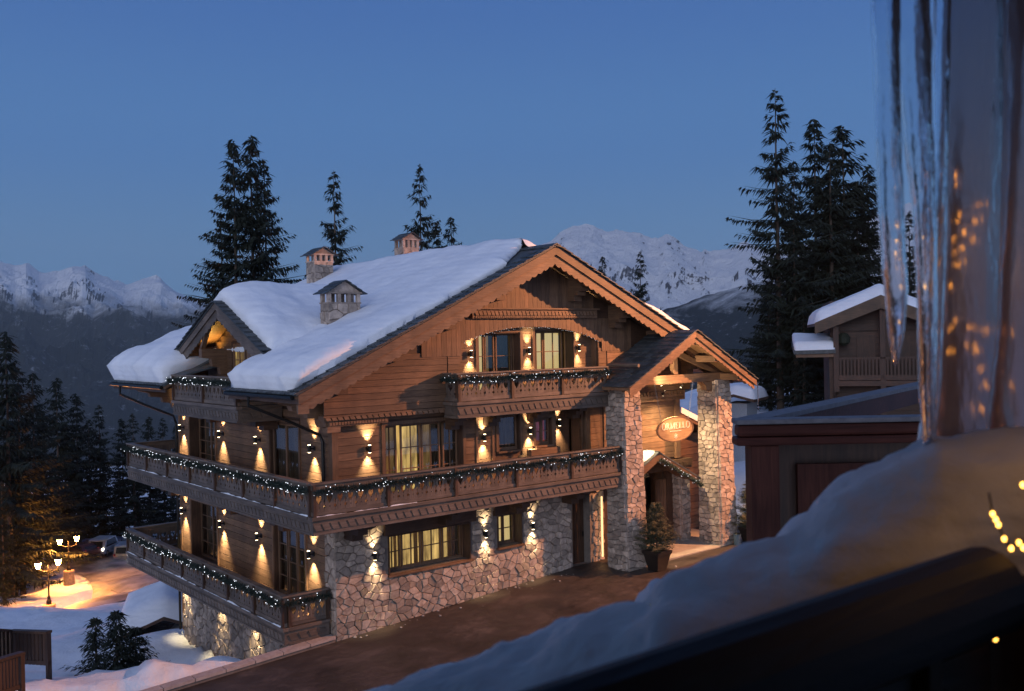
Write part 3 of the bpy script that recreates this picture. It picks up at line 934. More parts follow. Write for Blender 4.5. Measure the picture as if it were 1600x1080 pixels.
# ---- projecting gable skin: horizontal planks low, upright boards over a flat arch
GS = -.35
gs = empty('gable_cladding', (8, GS, 8.3), parent=ch)
def under(x): return zr(x)-.30
def arch(x):
    t = (x-7.9)/3.25
    return 10.30+.60*max(0, 1-t*t)**.8
for i in range(9):
    z = 8.28+.2*i
    xl = max(-.45, RX-(RZ-.34-(z+.2))/SL)
    xr = min(16.4, RX+(RZ-.34-(z+.2))/SL)
    if z+.2 < 10.35:
        cut = 4.62 if i % 1 == 0 else 4.62
        for a, b in ((xl, 4.12), (4.16, 4.66)):
            if b-a > .1: plank_x(gs, a, b, z, .2, GS+.05)
        for a, b in ((11.14, 11.55), (11.6, xr)): plank_x(gs, a, b, z, .2, GS+.05)
mb = MB()
mb.prism([(-.4, 8.25), (4.62, 8.25), (4.62, 10.4), (5.6, 10.9), (7.9, 11.0), (10.2, 10.9), (11.15, 10.4), (11.15, 8.25), (16.4, 8.25), (16.4, under(16.4)), (8, under(8)), (-.4, under(-.4))], GS+.051, GS+.12, 'y')
mb.build('gable_backing', M['dark_x'], ch)
MB().box(4.62, 4.70, GS+.12, .0, 8.3, 10.4).build('arch_side', M['wood_z'], ch); MB().box(11.1, 11.16, GS+.12, 0, 8.3, 10.4).build('arch_side', M['wood_z'], ch)
x = 3.1
while x < 12.8:
    w = .2
    zt = min(under(x+(0 if x < 8 else w)), 11.2)
    if x < 4.6: zb = 9.95
    elif x > 11.15: zb = 9.95
    else: zb = (arch(x)+arch(x+w))/2
    if x < 4.6: zb = max(9.95, 9.95)
    if zt-zb > .1:
        MB().box(x+.004, x+w-.004, GS-.02-rnd.random()*.006, GS+.001, zb, zt).build('gable_board', M['wood_z'], gs)
    x += w
x = 5.3
while x < 10.7:
    zt = under(x+(0 if x < 8 else .2))
    MB().box(x+.004, x+.196, GS-.02-rnd.random()*.006, GS+.05, 11.5, zt).build('gable_board', M['wood_z'], gs)
    x += .2
mb = MB(); mb.box(5.1, 10.95, GS-.16, GS+.05, 11.2, 11.5); cor = mb.build('cornice', M['wood_x'], ch)
mb = MB(); dentils(mb, 'x', 5.2, 10.9, GS-.161, 11.30, 11.44, .04, .17, .05); dentils(mb, 'x', 5.2, 10.9, GS-.161, 11.22, 11.27, .03, .09, 0)
mb.build('carved_trim', M['wood_x'], cor)
mb = MB(); mb.box(5.0, 11.0, GS-.26, GS+.02, 11.505, 11.56); mb.build('cornice_cap', M['wood_x'], ch)
# frieze below the skin
mb = MB(); mb.box(-.5, 4.0, GS-.08, GS+.3, 8.10, 8.27); mb.box(-.3, 1.8, GS+.0, .0, 7.92, 8.10); fr = mb.build('frieze', M['wood_x'], ch)
mb = MB(); dentils(mb, 'x', -.45, 3.9, GS-.081, 8.12, 8.22, .05, .2, .05); dentils(mb, 'x', -.3, 1.75, GS-.001, 7.97, 8.06, .04, .1, 0); mb.build('carved_trim', M['wood_x'], fr)
mb = MB(); mb.box(-.35, .1, GS, -.02, 7.75, 7.92); mb.box(-.35, -.05, GS+.1, .35, 7.9, 8.3); mb.build('corner_block', M['wood_x'], ch)

# ---- windows
CUR = {}
def mat_curtain(name, c, s):
    m, n, b = newmat(name)
    tc = n.nodes.new('ShaderNodeTexCoord')
    mp = n.nodes.new('ShaderNodeMapping'); mp.inputs['Scale'].default_value = (4.5, 4.5, .9)
    t = n.nodes.new('ShaderNodeTexNoise'); t.inputs['Scale'].default_value = 1.2; t.inputs['Detail'].default_value = 3
    L(n, tc.outputs['Object'], mp.inputs[0]); L(n, mp.outputs[0], t.inputs['Vector'])
    cr = n.nodes.new('ShaderNodeValToRGB'); e = cr.color_ramp.elements
    e[0].position = .38; e[0].color = (*[q*.22 for q in c], 1); e[1].position = .66; e[1].color = (*c, 1)
    L(n, t.outputs['Fac'], cr.inputs['Fac'])
    b.inputs['Base Color'].default_value = (*[q*.4 for q in c], 1)
    L(n, cr.outputs[0], b.inputs['Emission Color']); b.inputs['Emission Strength'].default_value = s
    b.inputs['Roughness'].default_value = .9
    return m
CUR['yellow'] = mat_curtain('lit_curtain', (1, .63, .19), .90)
CUR['pale'] = mat_emit('lit_blind', (1, .72, .28), .62)
CUR['dim'] = mat_curtain('dim_curtain', (.62, .36, .12), .34)
CUR['dark'] = mat_curtain('dark_room', (.10, .07, .045), .12)
CUR['red'] = mat_curtain('red_curtain', (.55, .07, .045), .30)
def curtain(par, along, a, b, z0, z1, pl, mat, amp=.035):
    mb = MB(); mb.smooth = True
    n = max(4, int((b-a)/.04))
    for i in range(n+1):
        u = a+(b-a)*i/n
        d = pl+amp*math.sin(u*38)+amp*.5*math.sin(u*91+1)
        for z in (z0, z1): mb.v.append((u, d, z) if along == 'x' else (d, u, z))
    for i in range(n): q = 2*i; mb.f.append((q, q+2, q+3, q+1))
    return mb.build('curtain', mat, par)

def window(par, along, a, b, z0, z1, rec, leaves, bars, cur='yellow', frame='wood', name='window', reveal=True, plane=0.0, sill=True, curtains=True):
    """opening a..b; frame set back rec from the wall plane. leaves: list of (from,to) fractions; bars: (cols, rows) per leaf"""
    w = empty(name, ((a+b)/2, plane+rec, z0) if along == 'x' else (plane+rec, (a+b)/2, z0), parent=par)
    def bx(mb, u0, u1, d0, d1, q0, q1):
        if along == 'x': mb.box(u0, u1, plane+d0, plane+d1, q0, q1)
        else: mb.box(plane+d0, plane+d1, u0, u1, q0, q1)
    fz = M[frame+'_z']
    mb = MB(); t = .06
    bx(mb, a, b, rec, rec+.09, z1-t, z1); bx(mb, a, b, rec, rec+.09, z0, z0+t)
    bx(mb, a, a+t, rec, rec+.09, z0+t, z1-t); bx(mb, b-t, b, rec, rec+.09, z0+t, z1-t)
    mb.build('frame', fz, w)
    if reveal:
        mb = MB(); e = .03
        bx(mb, a+.001, a+e, -.02, rec-.002, z0, z1); bx(mb, b-e, b-.001, -.02, rec-.002, z0, z1)
        bx(mb, a+e, b-e, -.02, rec-.002, z1-e, z1-.001)
        mb.build('reveal', M['dark_z'], w)
    if sill:
        mb = MB(); bx(mb, a-.05, b+.05, -.09, rec-.004, z0-.07, z0-.002); mb.build('sill', M[frame+'_x'], w, bevel=.008)
    A, B = a+t, b-t
    for fa, fb in leaves:
        la, lb = A+(B-A)*fa, A+(B-A)*fb
        s = .05
        mb = MB()
        bx(mb, la, la+s, rec-.02, rec+.05, z0+t, z1-t); bx(mb, lb-s, lb, rec-.02, rec+.05, z0+t, z1-t)
        bx(mb, la+s, lb-s, rec-.02, rec+.05, z1-t-s, z1-t); bx(mb, la+s, lb-s, rec-.02, rec+.05, z0+t, z0+t+s)
        nc, nr = bars
        for i in range(1, nc): u = la+s+(lb-la-2*s)*i/nc; bx(mb, u-.015, u+.015, rec-.012, rec+.03, z0+t+s, z1-t-s)
        for i in range(1, nr):
            z = z0+t+s+(z1-z0-2*t-2*s)*i/nr
            for c in range(nc):
                ua = la+s+(lb-la-2*s)*c/nc+(.016 if c else 0); ub = la+s+(lb-la-2*s)*(c+1)/nc-(.016 if c < nc-1 else 0)
                bx(mb, ua, ub, rec-.012, rec+.03, z-.015, z+.015)
        sa = mb.build('sash', fz, w)
        mb = MB()
        if along == 'x': mb.quad((la+s, plane+rec+.012, z0+t+s), (lb-s, plane+rec+.012, z0+t+s), (lb-s, plane+rec+.012, z1-t-s), (la+s, plane+rec+.012, z1-t-s))
        else: mb.quad((plane+rec+.012, lb-s, z0+t+s), (plane+rec+.012, la+s, z0+t+s), (plane+rec+.012, la+s, z1-t-s), (plane+rec+.012, lb-s, z1-t-s))
        mb.build('pane', M['glass'], w)
    if curtains:
        if isinstance(cur, str): cur = [(0, 1, cur)]
        for ca, cb, cn in cur:
            curtain(w, along, A+(B-A)*ca, A+(B-A)*cb, z0+t, z1-t, plane+rec+.22, CUR[cn])
    return w

L4 = [(.0, .22), (.235, .5), (.515, .76), (.78, 1)]
wg = window(ch, 'x', 1.93, 5.2, 3.0, 4.25, .42, [(.0, .20), (.215, .46), (.475, .72), (.735, .98)], (2, 2), [(0, .17, 'yellow'), (.2, .42, 'yellow'), (.46, .74, 'yellow'), (.75, .86, 'yellow'), (.88, 1, 'dark')])
window(ch, 'x', 6.4, 7.5, 3.18, 4.3, .42, [(0, .5), (.5, 1)], (1, 2), [(0, 1, 'pale')])
# lintels
for a, b, z0, z1 in ((1.75, 5.4, 4.28, 4.78), (6.2, 7.7, 4.33, 4.75), (9.85, 11.0, 4.58, 4.95)):
    MB().box(a, b, -.10, .40, z0, z1).build('lintel', M['dark_x'], ch, bevel=.015)
window(ch, 'x', 1.86, 4.94, 5.5, 7.8, .25, [(.0, .18), (.235, .5), (.51, .76), (.80, 1)], (2, 3), [(0, .2, 'dim'), (.22, .5, 'yellow'), (.51, .7, 'dim'), (.7, 1, 'dark')], name='french_window', sill=False)
window(ch, 'x', 6.5, 7.47, 6.55, 7.82, .12, [(0, 1)], (1, 1), 'dark')
window(ch, 'x', 8.2, 9.0, 6.6, 7.6, .12, [(0, .5), (.5, 1)], (1, 2), 'red')
window(ch, 'x', 5.68, 7.55, 8.35, 10.72, .3, [(.0, .24), (.26, .50), (.54, .96)], (1, 3), [(0, .12, 'dark'), (.12, .28, 'pale'), (.28, .45, 'dim'), (.45, 1, 'dark')], name='french_window', sill=False)
window(ch, 'x', 8.25, 10.15, 9.2, 10.78, .35, [(.0, .36), (.38, .9)], (2, 2), [(0, .92, 'pale')], name='window')
window(ch, 'y', 9.1, 11.7, 5.5, 7.85, .35, [(.02, .5), (.5, .98)], (2, 4), [(0, .5, 'dark'), (.5, 1, 'dark')], name='french_window', sill=False)
window(ch, 'y', 2.2, 4.35, 5.5, 7.85, .08, [(.02, .5), (.5, .98)], (1, 1), 'dark', name='french_window', sill=False)
window(ch, 'y', 9.1, 11.7, 2.0, 4.3, .35, [(.02, .5), (.5, .98)], (2, 4), [(0, .25, 'dim'), (.25, 1, 'dark')], name='french_window', sill=False)
window(ch, 'y', 1.9, 4.2, 2.0, 4.35, .12, [(.02, .34), (.36, .64), (.68, .98)], (1, 4), [(0, .14, 'dim'), (.2, .32, 'yellow'), (.4, 1, 'dark')], name='french_window', sill=False)
for (a, b, c, d) in F1[:3]+F2:
    mb = MB(); mb.box(a-.12, a-.002, -.05, .03, c, d); mb.box(b+.002, b+.12, -.05, .03, c, d); mb.box(a-.12, b+.12, -.05, .03, d+.002, d+.12)
    mb.build('window_surround', M['wood_z'], ch)
for (a, b, c, d) in LW1+LW0:
    mb = MB(); mb.box(-.05, .03, a-.1, a-.002, c, d); mb.box(-.05, .03, b+.002, b+.1, c, d); mb.box(-.05, .03, a-.1, b+.1, d+.002, d+.12)
    mb.build('window_surround', M['wood_z'], ch)
# ground floor door in its stone recess
dr = empty('door', (10.45, .4, 1.9), parent=ch)
MB().box(9.98, 10.9, .40, .46, 1.9, 4.5).build('door_leaf', M['dark_z'], dr)
for i in range(5): MB().box(10.03+.17*i, 10.18+.17*i, .37, .40, 1.95, 4.45).build('door_board', M['dark_z'], dr)
MB().box(10.78, 10.82, .33, .37, 2.9, 3.1).build('handle', M['metal'], dr)

# ---- rubble stone facing (every larger stone an object)
def clip_poly(poly, nx, ny, c):
    out_ = []
    for i in range(len(poly)):
        a, b = poly[i], poly[(i+1) % len(poly)]
        da, db = a[0]*nx+a[1]*ny-c, b[0]*nx+b[1]*ny-c
        if da <= 0: out_.append(a)
        if (da < 0 < db) or (db < 0 < da):
            t = da/(da-db); out_.append((a[0]+(b[0]-a[0])*t, a[1]+(b[1]-a[1])*t))
    return out_
def voronoi(u0, u1, v0, v1, su, sv, rg, jit=.42, inside=None, block=False):
    pts = []; nu = max(1, round((u1-u0)/su)); nv = max(1, round((v1-v0)/sv))
    for j in range(nv):
        for i in range(nu+1):
            u = u0+(u1-u0)*(i+(.5 if j % 2 else 0)+(rg.random()-.5)*jit*2.3)/nu
            v = v0+(v1-v0)*(j+.5+(rg.random()-.5)*jit*(.8 if block else 2.3))/nv
            if rg.random() < .13: continue
            if u0-.3*su < u < u1+.3*su: pts.append((min(max(u, u0+.02), u1-.02), v))
    cells = []
    k = su/sv
    for p in pts:
        poly = [(u0, v0), (u1, v0), (u1, v1), (u0, v1)]
        if inside: poly = list(inside)
        for q in pts:
            if q is p: continue
            dx, dy = q[0]-p[0], (q[1]-p[1])
            if abs(dx) > 2.6*su or abs(dy) > 2.6*sv: continue
            # anisotropic metric for flatter blocks
            wy = k*k
            nx_, ny_ = dx, dy*wy
            c = (q[0]**2-p[0]**2)/2+(q[1]**2-p[1]**2)/2*wy
            poly = clip_poly(poly, nx_, ny_, c)
            if len(poly) < 3: break
        if len(poly) >= 3: cells.append((p, poly))
    return cells
def area(poly): return abs(sum(a[0]*b[1]-b[0]*a[1] for a, b in zip(poly, poly[1:]+poly[:1])))/2
def stone_mesh(mb, poly, to3, rg, gap=.005, d=.06):
    cx = sum(p[0] for p in poly)/len(poly); cz = sum(p[1] for p in poly)/len(poly)
    sh = []
    for p in poly:
        l = math.hypot(p[0]-cx, p[1]-cz) or 1
        k = max(0, (l-gap*1.5)/l); sh.append((cx+(p[0]-cx)*k, cz+(p[1]-cz)*k))
    k2 = .84+rg.random()*.08; d = d*(.6+.8*rg.random())
    tx, tz = (rg.random()-.5)*.03, (rg.random()-.5)*.03
    n = len(mb.v); m_ = len(sh)
    for p in sh: mb.v.append(to3(p[0], p[1], -.01))
    for p in sh: mb.v.append(to3(cx+(p[0]-cx)*.97, cz+(p[1]-cz)*.97, d*.55))
    for p in sh:
        u, v = cx+(p[0]-cx)*k2, cz+(p[1]-cz)*k2
        mb.v.append(to3(u, v, d+(rg.random()-.5)*.014+(p[0]-cx)*tx*3+(p[1]-cz)*tz*3))
    for i in range(m_):
        j = (i+1) % m_
        mb.f.append((n+i, n+j, n+m_+j, n+m_+i)); mb.f.append((n+m_+i, n+m_+j, n+2*m_+j, n+2*m_+i))
    mb.f.append(tuple(n+2*m_+i for i in range(m_)))
STONES = []   # (area*weight, parent, cell, to3, rg)
def facing(par, u0, u1, v0, v1, su, sv, to3, seed, holes=(), weight=1, block=False, inside=None):
    rg = random.Random(seed)
    for p, poly in voronoi(u0, u1, v0, v1, su, sv, rg, inside=inside, block=block):
        if any(h[0]-.02 < p[0] < h[1]+.02 and h[2]-.02 < p[1] < h[3]+.02 for h in holes): continue
        for h in holes:   # trim against the opening
            if p[0] < h[0] and h[2] < p[1] < h[3]: poly = clip_poly(poly, 1, 0, h[0])
            elif p[0] > h[1] and h[2] < p[1] < h[3]: poly = clip_poly(poly, -1, 0, -h[1])
            elif p[1] < h[2] and h[0]-.3 < p[0] < h[1]+.3: poly = clip_poly(poly, 0, 1, h[2]) if h[0]-.05 < p[0] < h[1]+.05 else poly
            elif p[1] > h[3] and h[0]-.05 < p[0] < h[1]+.05: poly = clip_poly(poly, 0, -1, -h[3])
        if len(poly) >= 3: STONES.append((area(poly)*weight, par, poly, to3, seed))

sb = empty('stone_base', (5, 0, 1), parent=ch)
facing(sb, 0, 11.6, 1.0, 4.98, .265, .205, lambda u, v, d: (u, .04-d, v), 11, [(1.8, 5.3, 2.95, 4.8), (6.3, 7.6, 3.12, 4.8), (9.9, 11.0, 1.0, 4.9)], 1.0)
facing(sb, .02, .62, -2.0, 4.98, .30, .28, lambda u, v, d: (.04-d, u, v), 12, (), .9)
facing(sb, .62, WB, -2.4, 1.62, .34, .27, lambda u, v, d: (.04-d, u, v), 13, (), .35)
def emit_stones(limit=285):
    STONES.sort(key=lambda s: -s[0])
    rg = random.Random(5)
    rest = {}
    for i, (a, par, poly, to3, seed) in enumerate(STONES):
        if i < limit:
            mb = MB(); stone_mesh(mb, poly, to3, rg); mb.build('stone', M['stone'], par)
        else:
            stone_mesh(rest.setdefault(par, MB()), poly, to3, rg)
    for par, mb in rest.items(): mb.build('small_stones', M['stone_many'], par, kind='stuff')
m_, n_, b_ = newmat('granite_stone_small')
M['stone_many'] = m_
tc = n_.nodes.new('ShaderNodeTexCoord'); gi = n_.nodes.new('ShaderNodeNewGeometry')
t = n_.nodes.new('ShaderNodeTexNoise'); t.inputs['Scale'].default_value = 5; t.inputs['Detail'].default_value = 8; t.inputs['Roughness'].default_value = .65
L(n_, tc.outputs['Object'], t.inputs['Vector'])
cr = n_.nodes.new('ShaderNodeValToRGB'); e = cr.color_ramp.elements
e[0].position = .3; e[0].color = (.20, .155, .13, 1); e[1].position = .72; e[1].color = (.52, .42, .34, 1)
L(n_, t.outputs['Fac'], cr.inputs['Fac'])
hv = n_.nodes.new('ShaderNodeHueSaturation'); mr = n_.nodes.new('ShaderNodeMapRange'); mr.inputs['To Min'].default_value = .65; mr.inputs['To Max'].default_value = 1.35
L(n_, gi.outputs['Random Per Island'], mr.inputs['Value']); L(n_, mr.outputs[0], hv.inputs['Value']); L(n_, cr.outputs[0], hv.inputs['Color']); L(n_, hv.outputs[0], b_.inputs['Base Color'])
b_.inputs['Roughness'].default_value = .85
bp = n_.nodes.new('ShaderNodeBump'); bp.inputs['Strength'].default_value = .6; bp.inputs['Distance'].default_value = .03
L(n_, t.outputs['Fac'], bp.inputs['Height']); L(n_, bp.outputs[0], b_.inputs['Normal'])

# ---- porch pillars (battered rubble stone)
def pillar(x0, x1, y0, y1, zt, seed, par, chamfer=0):
    p = empty('stone_pillar', ((x0+x1)/2, (y0+y1)/2, 1.7), parent=par)
    bt = .022    # batter per metre
    def L3(side):
        def f(u, v, d):
            k = (zt-v)*bt
            if side == 'f': return (x0+(x1-x0)*u-k*(1-u)*.3+k*u*1.0, y0-k-d, v)
            if side == 'b': return (x1-(x1-x0)*u+k*(1-u)-k*u*.3, y1+d, v)
            if side == 'l': return (x0-d-k*.3, y1+(y0-k-y1)*u, v)
            return (x1+d+k, y0-k+(y1-y0+k)*u, v)
        return f
    mb = MB(); k = (zt-1.0)*bt
    mb.hexa([(x0+.02-k*.3, y0+.02-k, 1.0), (x1-.02+k, y0+.02-k, 1.0), (x1-.02+k, y1-.02, 1.0), (x0+.02-k*.3, y1-.02, 1.0), (x0+.02, y0+.02, zt-.01), (x1-.02, y0+.02, zt-.01), (x1-.02, y1-.02, zt-.01), (x0+.02, y1-.02, zt-.01)])
    mb.build('pillar_core', M['mortar'], p)
    wx, wy = x1-x0, y1-y0
    for side, w, wt in (('f', wx, 1.0), ('l', wy, .95), ('r', wy, .2), ('b', wx, .2)):
        f = L3(side)
        facing(p, 0, 1, 1.1, zt-.02, .26/w, .175, f, seed+ord(side), (), w*wt, block=True)
    return p
pillar(10.92, 11.78, -1.78, -.95, 8.62, 40, ch)
pillar(16.42, 17.22, -1.68, -.75, 8.7, 50, ch)
emit_stones()

# ---- wall lamps
lamp_mesh = None
def sconce(along, u, z, plane=0.0, watt=26, up=True, down=True, par=None, drop=None):
    par = par or ch
    off = .13 if along == 'x' else .19
    c = Vector((u, plane-off, z)) if along == 'x' else Vector((plane-off, u, z))
    s = empty('wall_lamp', (u, plane, z) if along == 'x' else (plane, u, z), parent=par)
    mb = MB()
    mb.lathe(c, [(.055, -.11), (.06, -.10), (.06, -.02), (.045, -.018), (.045, .018), (.06, .02), (.06, .10), (.055, .11)], 10)
    if along == 'x': mb.box(u-.05, u+.05, plane-.03, plane+.0, z-.07, z+.07); mb.box(u-.02, u+.02, plane-off+.04, plane-.03, z-.02, z+.02)
    else: mb.box(plane-.03, plane, u-.05, u+.05, z-.07, z+.07); mb.box(plane-off+.04, plane-.03, u-.02, u+.02, z-.02, z+.02)
    mb.build('lamp_body', M['metal'], s)
    mb = MB(); mb.lathe(c, [(.045, .112), (.045, .122)], 10); mb.lathe(c, [(.045, -.122), (.045, -.112)], 10); mb.build('lamp_glass', M['lampglow'], s)
    lean = .44 if along == 'x' else .52
    for sg in ([1] if up else [])+([-1] if down else []):
        p = c+Vector((0, 0, sg*.135))
        aim = p+(Vector((0, lean*.55, sg)) if along == 'x' else Vector((lean*.55, 0, sg)))
        spot('lamp_light', p, aim, watt*SCON*(1 if sg < 0 else .7), (1.0, .77, .43), 74, 1.0, .06, s)
    return s
for u, z in ((1.35, 3.72), (5.78, 3.78), (7.92, 3.76)): sconce('x', u, z, .0, 12)
for u, z in ((1.23, 7.12), (5.80, 7.1), (7.88, 7.18)): sconce('x', u, z, -.005, 34)
sconce('x', 9.85, 7.3, .62, 34)
for u, z in ((5.3, 10.0), (7.9, 10.05), (10.35, 10.1)): sconce('x', u, z, -.005, 24)
for u in (12.35, 8.35, 5.15, 1.15): sconce('y', u, 7.15, -.005, 50)
for u in (12.35, 8.45, 5.2, 1.35): sconce('y', u, 3.78, -.005, 50)
for u in (12.45, 8.75, 5.75): sconce('y', u, .98, -.03, 20)
sconce('y', 2.0, .45, -.03, 12)
# light slot beside the ground floor door
MB().box(11.36, 11.42, -.13, -.09, 2.1, 4.4).build('light_strip', mat_emit('warm_strip', (1, .66, .30), 1.6), ch)

# lumps of old snow and grit left along the foot of the wall
mb = MB(); rg = random.Random(91)
for i in range(38):
    x = rg.random()*10.5-.2; y = -.12-.9*rg.random()**2; r_ = .015+.045*rg.random()**2
    if rg.random() < .3: x, y = 11+rg.random()*6, -2.6-2.5*rg.random()
    mb.ball((x, y, street_z(x, y)+.012), r_, 1, .55)
mb.build('snow_lumps', mat_snow('dirty_snow', 2, .6, (.42, .38, .36)), label='small lumps of old snow scattered on the street along the stone wall', cat='snow', kind='stuff')
# ------------------------------------------------------------------ main roof
rf = empty('roof', (8, 6, 9), parent=ch)
def slope_slab(mb, x0, x1, y0, y1, zf, t0, t1, n=1):
    """slab following z=zf(x) between x0,x1; top offset t1, bottom offset t0"""
    mb.hexa([(x0, y0, zf(x0)+t0), (x1, y0, zf(x1)+t0), (x1, y1, zf(x1)+t0), (x0, y1, zf(x0)+t0),
             (x0, y0, zf(x0)+t1), (x1, y0, zf(x1)+t1), (x1, y1, zf(x1)+t1), (x0, y1, zf(x0)+t1)])
mb = MB()
for y0, y1, xa in ((GY+.06, 3.45, EXL), (3.45, 9.0, .06), (9.0, BY, EXL)): slope_slab(mb, xa, RX, y0, y1, zr, -.20, -.09)
slope_slab(mb, RX, EXR, GY+.06, BY, zr, -.20, -.09)
mb.build('roof_boarding', M['wood_x'], rf)
mb = MB()
for y0, y1, xa in ((GY+.02, 3.45, EXL-.04), (3.45, 9.0, .04), (9.0, BY+.03, EXL-.04)): slope_slab(mb, xa, RX, y0, y1, zr, -.088, -.03)
slope_slab(mb, RX, EXR+.04, GY+.02, BY+.03, zr, -.088, -.03)
mb.build('slate_bed', M['slate'], rf)
# verge slates lying along the gable edge, individually
def verge(par, x0, x1, zf, y0, rows, dep=.34, w=.36, inward=1):
    n = int(abs(x1-x0)/w); st = (x1-x0)/n
    for i in range(n):
        for r_ in range(rows):
            a = x0+st*i; b = a+st*1.25
            ya = y0-.07-rnd.random()*.03+r_*dep*.96 if r_ == 0 else y0+r_*dep-.03
            yb = ya+dep
            lo, hi = .0-(.0), .028
            lift = .05+rnd.random()*.015
            za, zb2 = zf(a)-.03+lift+(.0), zf(b)-.03+.01
            MB().hexa([(a, ya, za), (b, ya, zb2), (b, yb, zb2), (a, yb, za), (a, ya, za+.03), (b, ya, zb2+.03), (b, yb, zb2+.03), (a, yb, za+.03)]).build('slate', M['slate'], par)
verge(rf, EXL, RX, zr, GY, 2)
verge(rf, EXR, RX, zr, GY, 1)
for y in [GY+.3*i for i in range(17)]+[9.05+.33*i for i in range(19)]:   # ragged eave slates
    if y < 3.3 or y > 9:
        MB().hexa([(EXL-.10-rnd.random()*.05, y, zr(EXL)-.07), (EXL+.3, y, zr(EXL)+.06), (EXL+.3, y+.27, zr(EXL)+.06), (EXL-.10-rnd.random()*.05, y+.27, zr(EXL)-.07),
                   (EXL-.12, y, zr(EXL)-.035), (EXL+.3, y, zr(EXL)+.10), (EXL+.3, y+.27, zr(EXL)+.10), (EXL-.12, y+.27, zr(EXL)-.035)]).build('slate', M['slate'], rf)
MB().prism([(7.8, RZ-.09), (8, RZ-.0), (8.2, RZ-.09), (8.2, RZ-.05), (8, RZ+.045), (7.8, RZ-.05)], GY-.06, 1.5, 'y').build('ridge_slate', M['slate'], rf)

def scallop_board(par, xa, xb, zf, y0, y1, top, bot, mat, step=.26, amp=.07, axis='y', name='barge_board'):
    """board following a slope with a scalloped lower edge. axis 'y': in the x-z plane"""
    n = max(2, int(abs(xb-xa)/step)); st = (xb-xa)/n
    up = [(xa, zf(xa)+top), (xb, zf(xb)+top)]
    lo = []
    for i in range(n):
        for q in (0, .25, .5, .75):
            u = xb-st*(i+q)
            lo.append((u, zf(u)+bot-amp*math.sin(math.pi*q)))
    lo.append((xa, zf(xa)+bot))
    poly = up+lo
    return MB().prism(poly, y0, y1, axis).build(name, M[mat], par)
for xa, xb in ((EXL+.02, RX), (EXR-.02, RX)):
    mb = MB(); mb.prism([(xa, zr(xa)-.09), (xb, zr(xb)-.09), (xb, zr(xb)-.36), (xa, zr(xa)-.36)], GY, GY+.07, 'y'); mb.build('barge_board', M['wood_x'], rf)
    scallop_board(rf, xa+(.1 if xa < RX else -.1), xb, zr, GY+.071, GY+.12, -.34, -.66, 'wood_x')
MB().box(EXL+.0, EXL+.34, GY+.0, GY+.1, zr(EXL)-.62, zr(EXL)-.36).build('barge_end', M['wood_x'], rf)
# rafters under the overhang and purlins on stepped consoles
for x in (6.2, 4.1, 2.0, -.0, 9.8, 11.9, 14.0, 16.0):
    z = zr(x)-.22
    steps = [(GY+.16, z), (GY+.16, z-.34), (GY+.42, z-.34), (GY+.42, z-.50), (GY+.64, z-.50), (GY+.64, z-.66), (GY+.86, z-.66), (GY+.86, z-.86), (GS+.03, z-.86), (GS+.03, z)]
    MB().prism([(p[0], p[1]) for p in steps], x-.19, x+.19, 'x').build('purlin_console', M['wood_y'], rf)
MB().box(RX-.17, RX+.17, GY+.16, GS+.03, RZ-.62, RZ-.24).build('ridge_purlin', M['wood_y'], rf)
for sgn in (-1, 1):
    for y in (GY+.45, GY+.85):
        xa, xb = RX+sgn*.3, RX+sgn*9.2
        mb = MB()
        p = [(min(xa, xb), y), (max(xa, xb), y)]
        x0, x1 = p[0][0], p[1][0]
        mb.hexa([(x0, y, zr(x0)-.33), (x1, y, zr(x1)-.33), (x1, y+.12, zr(x1)-.33), (x0, y+.12, zr(x0)-.33), (x0, y, zr(x0)-.205), (x1, y, zr(x1)-.205), (x1, y+.12, zr(x1)-.205), (x0, y+.12, zr(x0)-.205)])
        mb.build('rafter', M['wood_x'], rf)
for y in [.3+.75*i for i in range(4)]+[9.4+.75*i for i in range(7)]:    # rafter tails at the left eave
    x0, x1 = EXL+.12, 0
    MB().hexa([(x0, y, zr(x0)-.36), (x1, y, zr(x1)-.36), (x1, y+.13, zr(x1)-.36), (x0, y+.13, zr(x0)-.36), (x0, y, zr(x0)-.205), (x1, y, zr(x1)-.205), (x1, y+.13, zr(x1)-.205), (x0, y+.13, zr(x0)-.205)]).build('rafter_tail', M['wood_x'], rf)
# eave beam, gutters and rain pipes
for a, b in ((GY+.1, 3.35), (9.1, BY)):
    MB().box(EXL+.03, EXL+.10, a, b, zr(EXL)-.34, zr(EXL)-.1).build('eave_board', M['dark_y'], rf)
    MB().tube([(EXL-.08, a+.1, zr(EXL)-.16), (EXL-.08, b, zr(EXL)-.16)], .07, 8).build('gutter', M['metal'], rf)
pz = zr(EXL)-.2
MB().tube([(EXL-.08, 1.6, pz), (EXL-.08, 1.6, pz-.3), (-.9, 1.0, 8.05), (-.16, .5, 7.62), (-.11, .42, 7.4), (-.11, .42, 5.5)], .05, 8).build('rain_pipe', M['metal'], ch)
MB().tube([(EXL-.08, 14.0, pz), (EXL-.08, 14.0, pz-.35), (-1.2, 13.5, 8.1), (-.2, 12.98, 7.6), (-.1, 12.98, 7.3), (-.1, 12.98, -1.2)], .05, 8).build('rain_pipe', M['metal'], ch)
# rear-left bracing console under the far eave
MB().prism([(-1.75, 8.72), (0, 9.3), (0, 7.9), (-.35, 7.95), (-.4, 8.15), (-.75, 8.2), (-.8, 8.4), (-1.25, 8.45), (-1.3, 8.6)], 12.55, 12.8, 'y').build('eave_console', M['wood_x'], ch)
MB().prism([(-1.75, 8.72), (0, 9.3), (0, 7.9), (-.35, 7.95), (-.4, 8.15), (-.75, 8.2), (-.8, 8.4), (-1.25, 8.45), (-1.3, 8.6)], .1, .4, 'y').build('eave_console', M['wood_x'], ch)

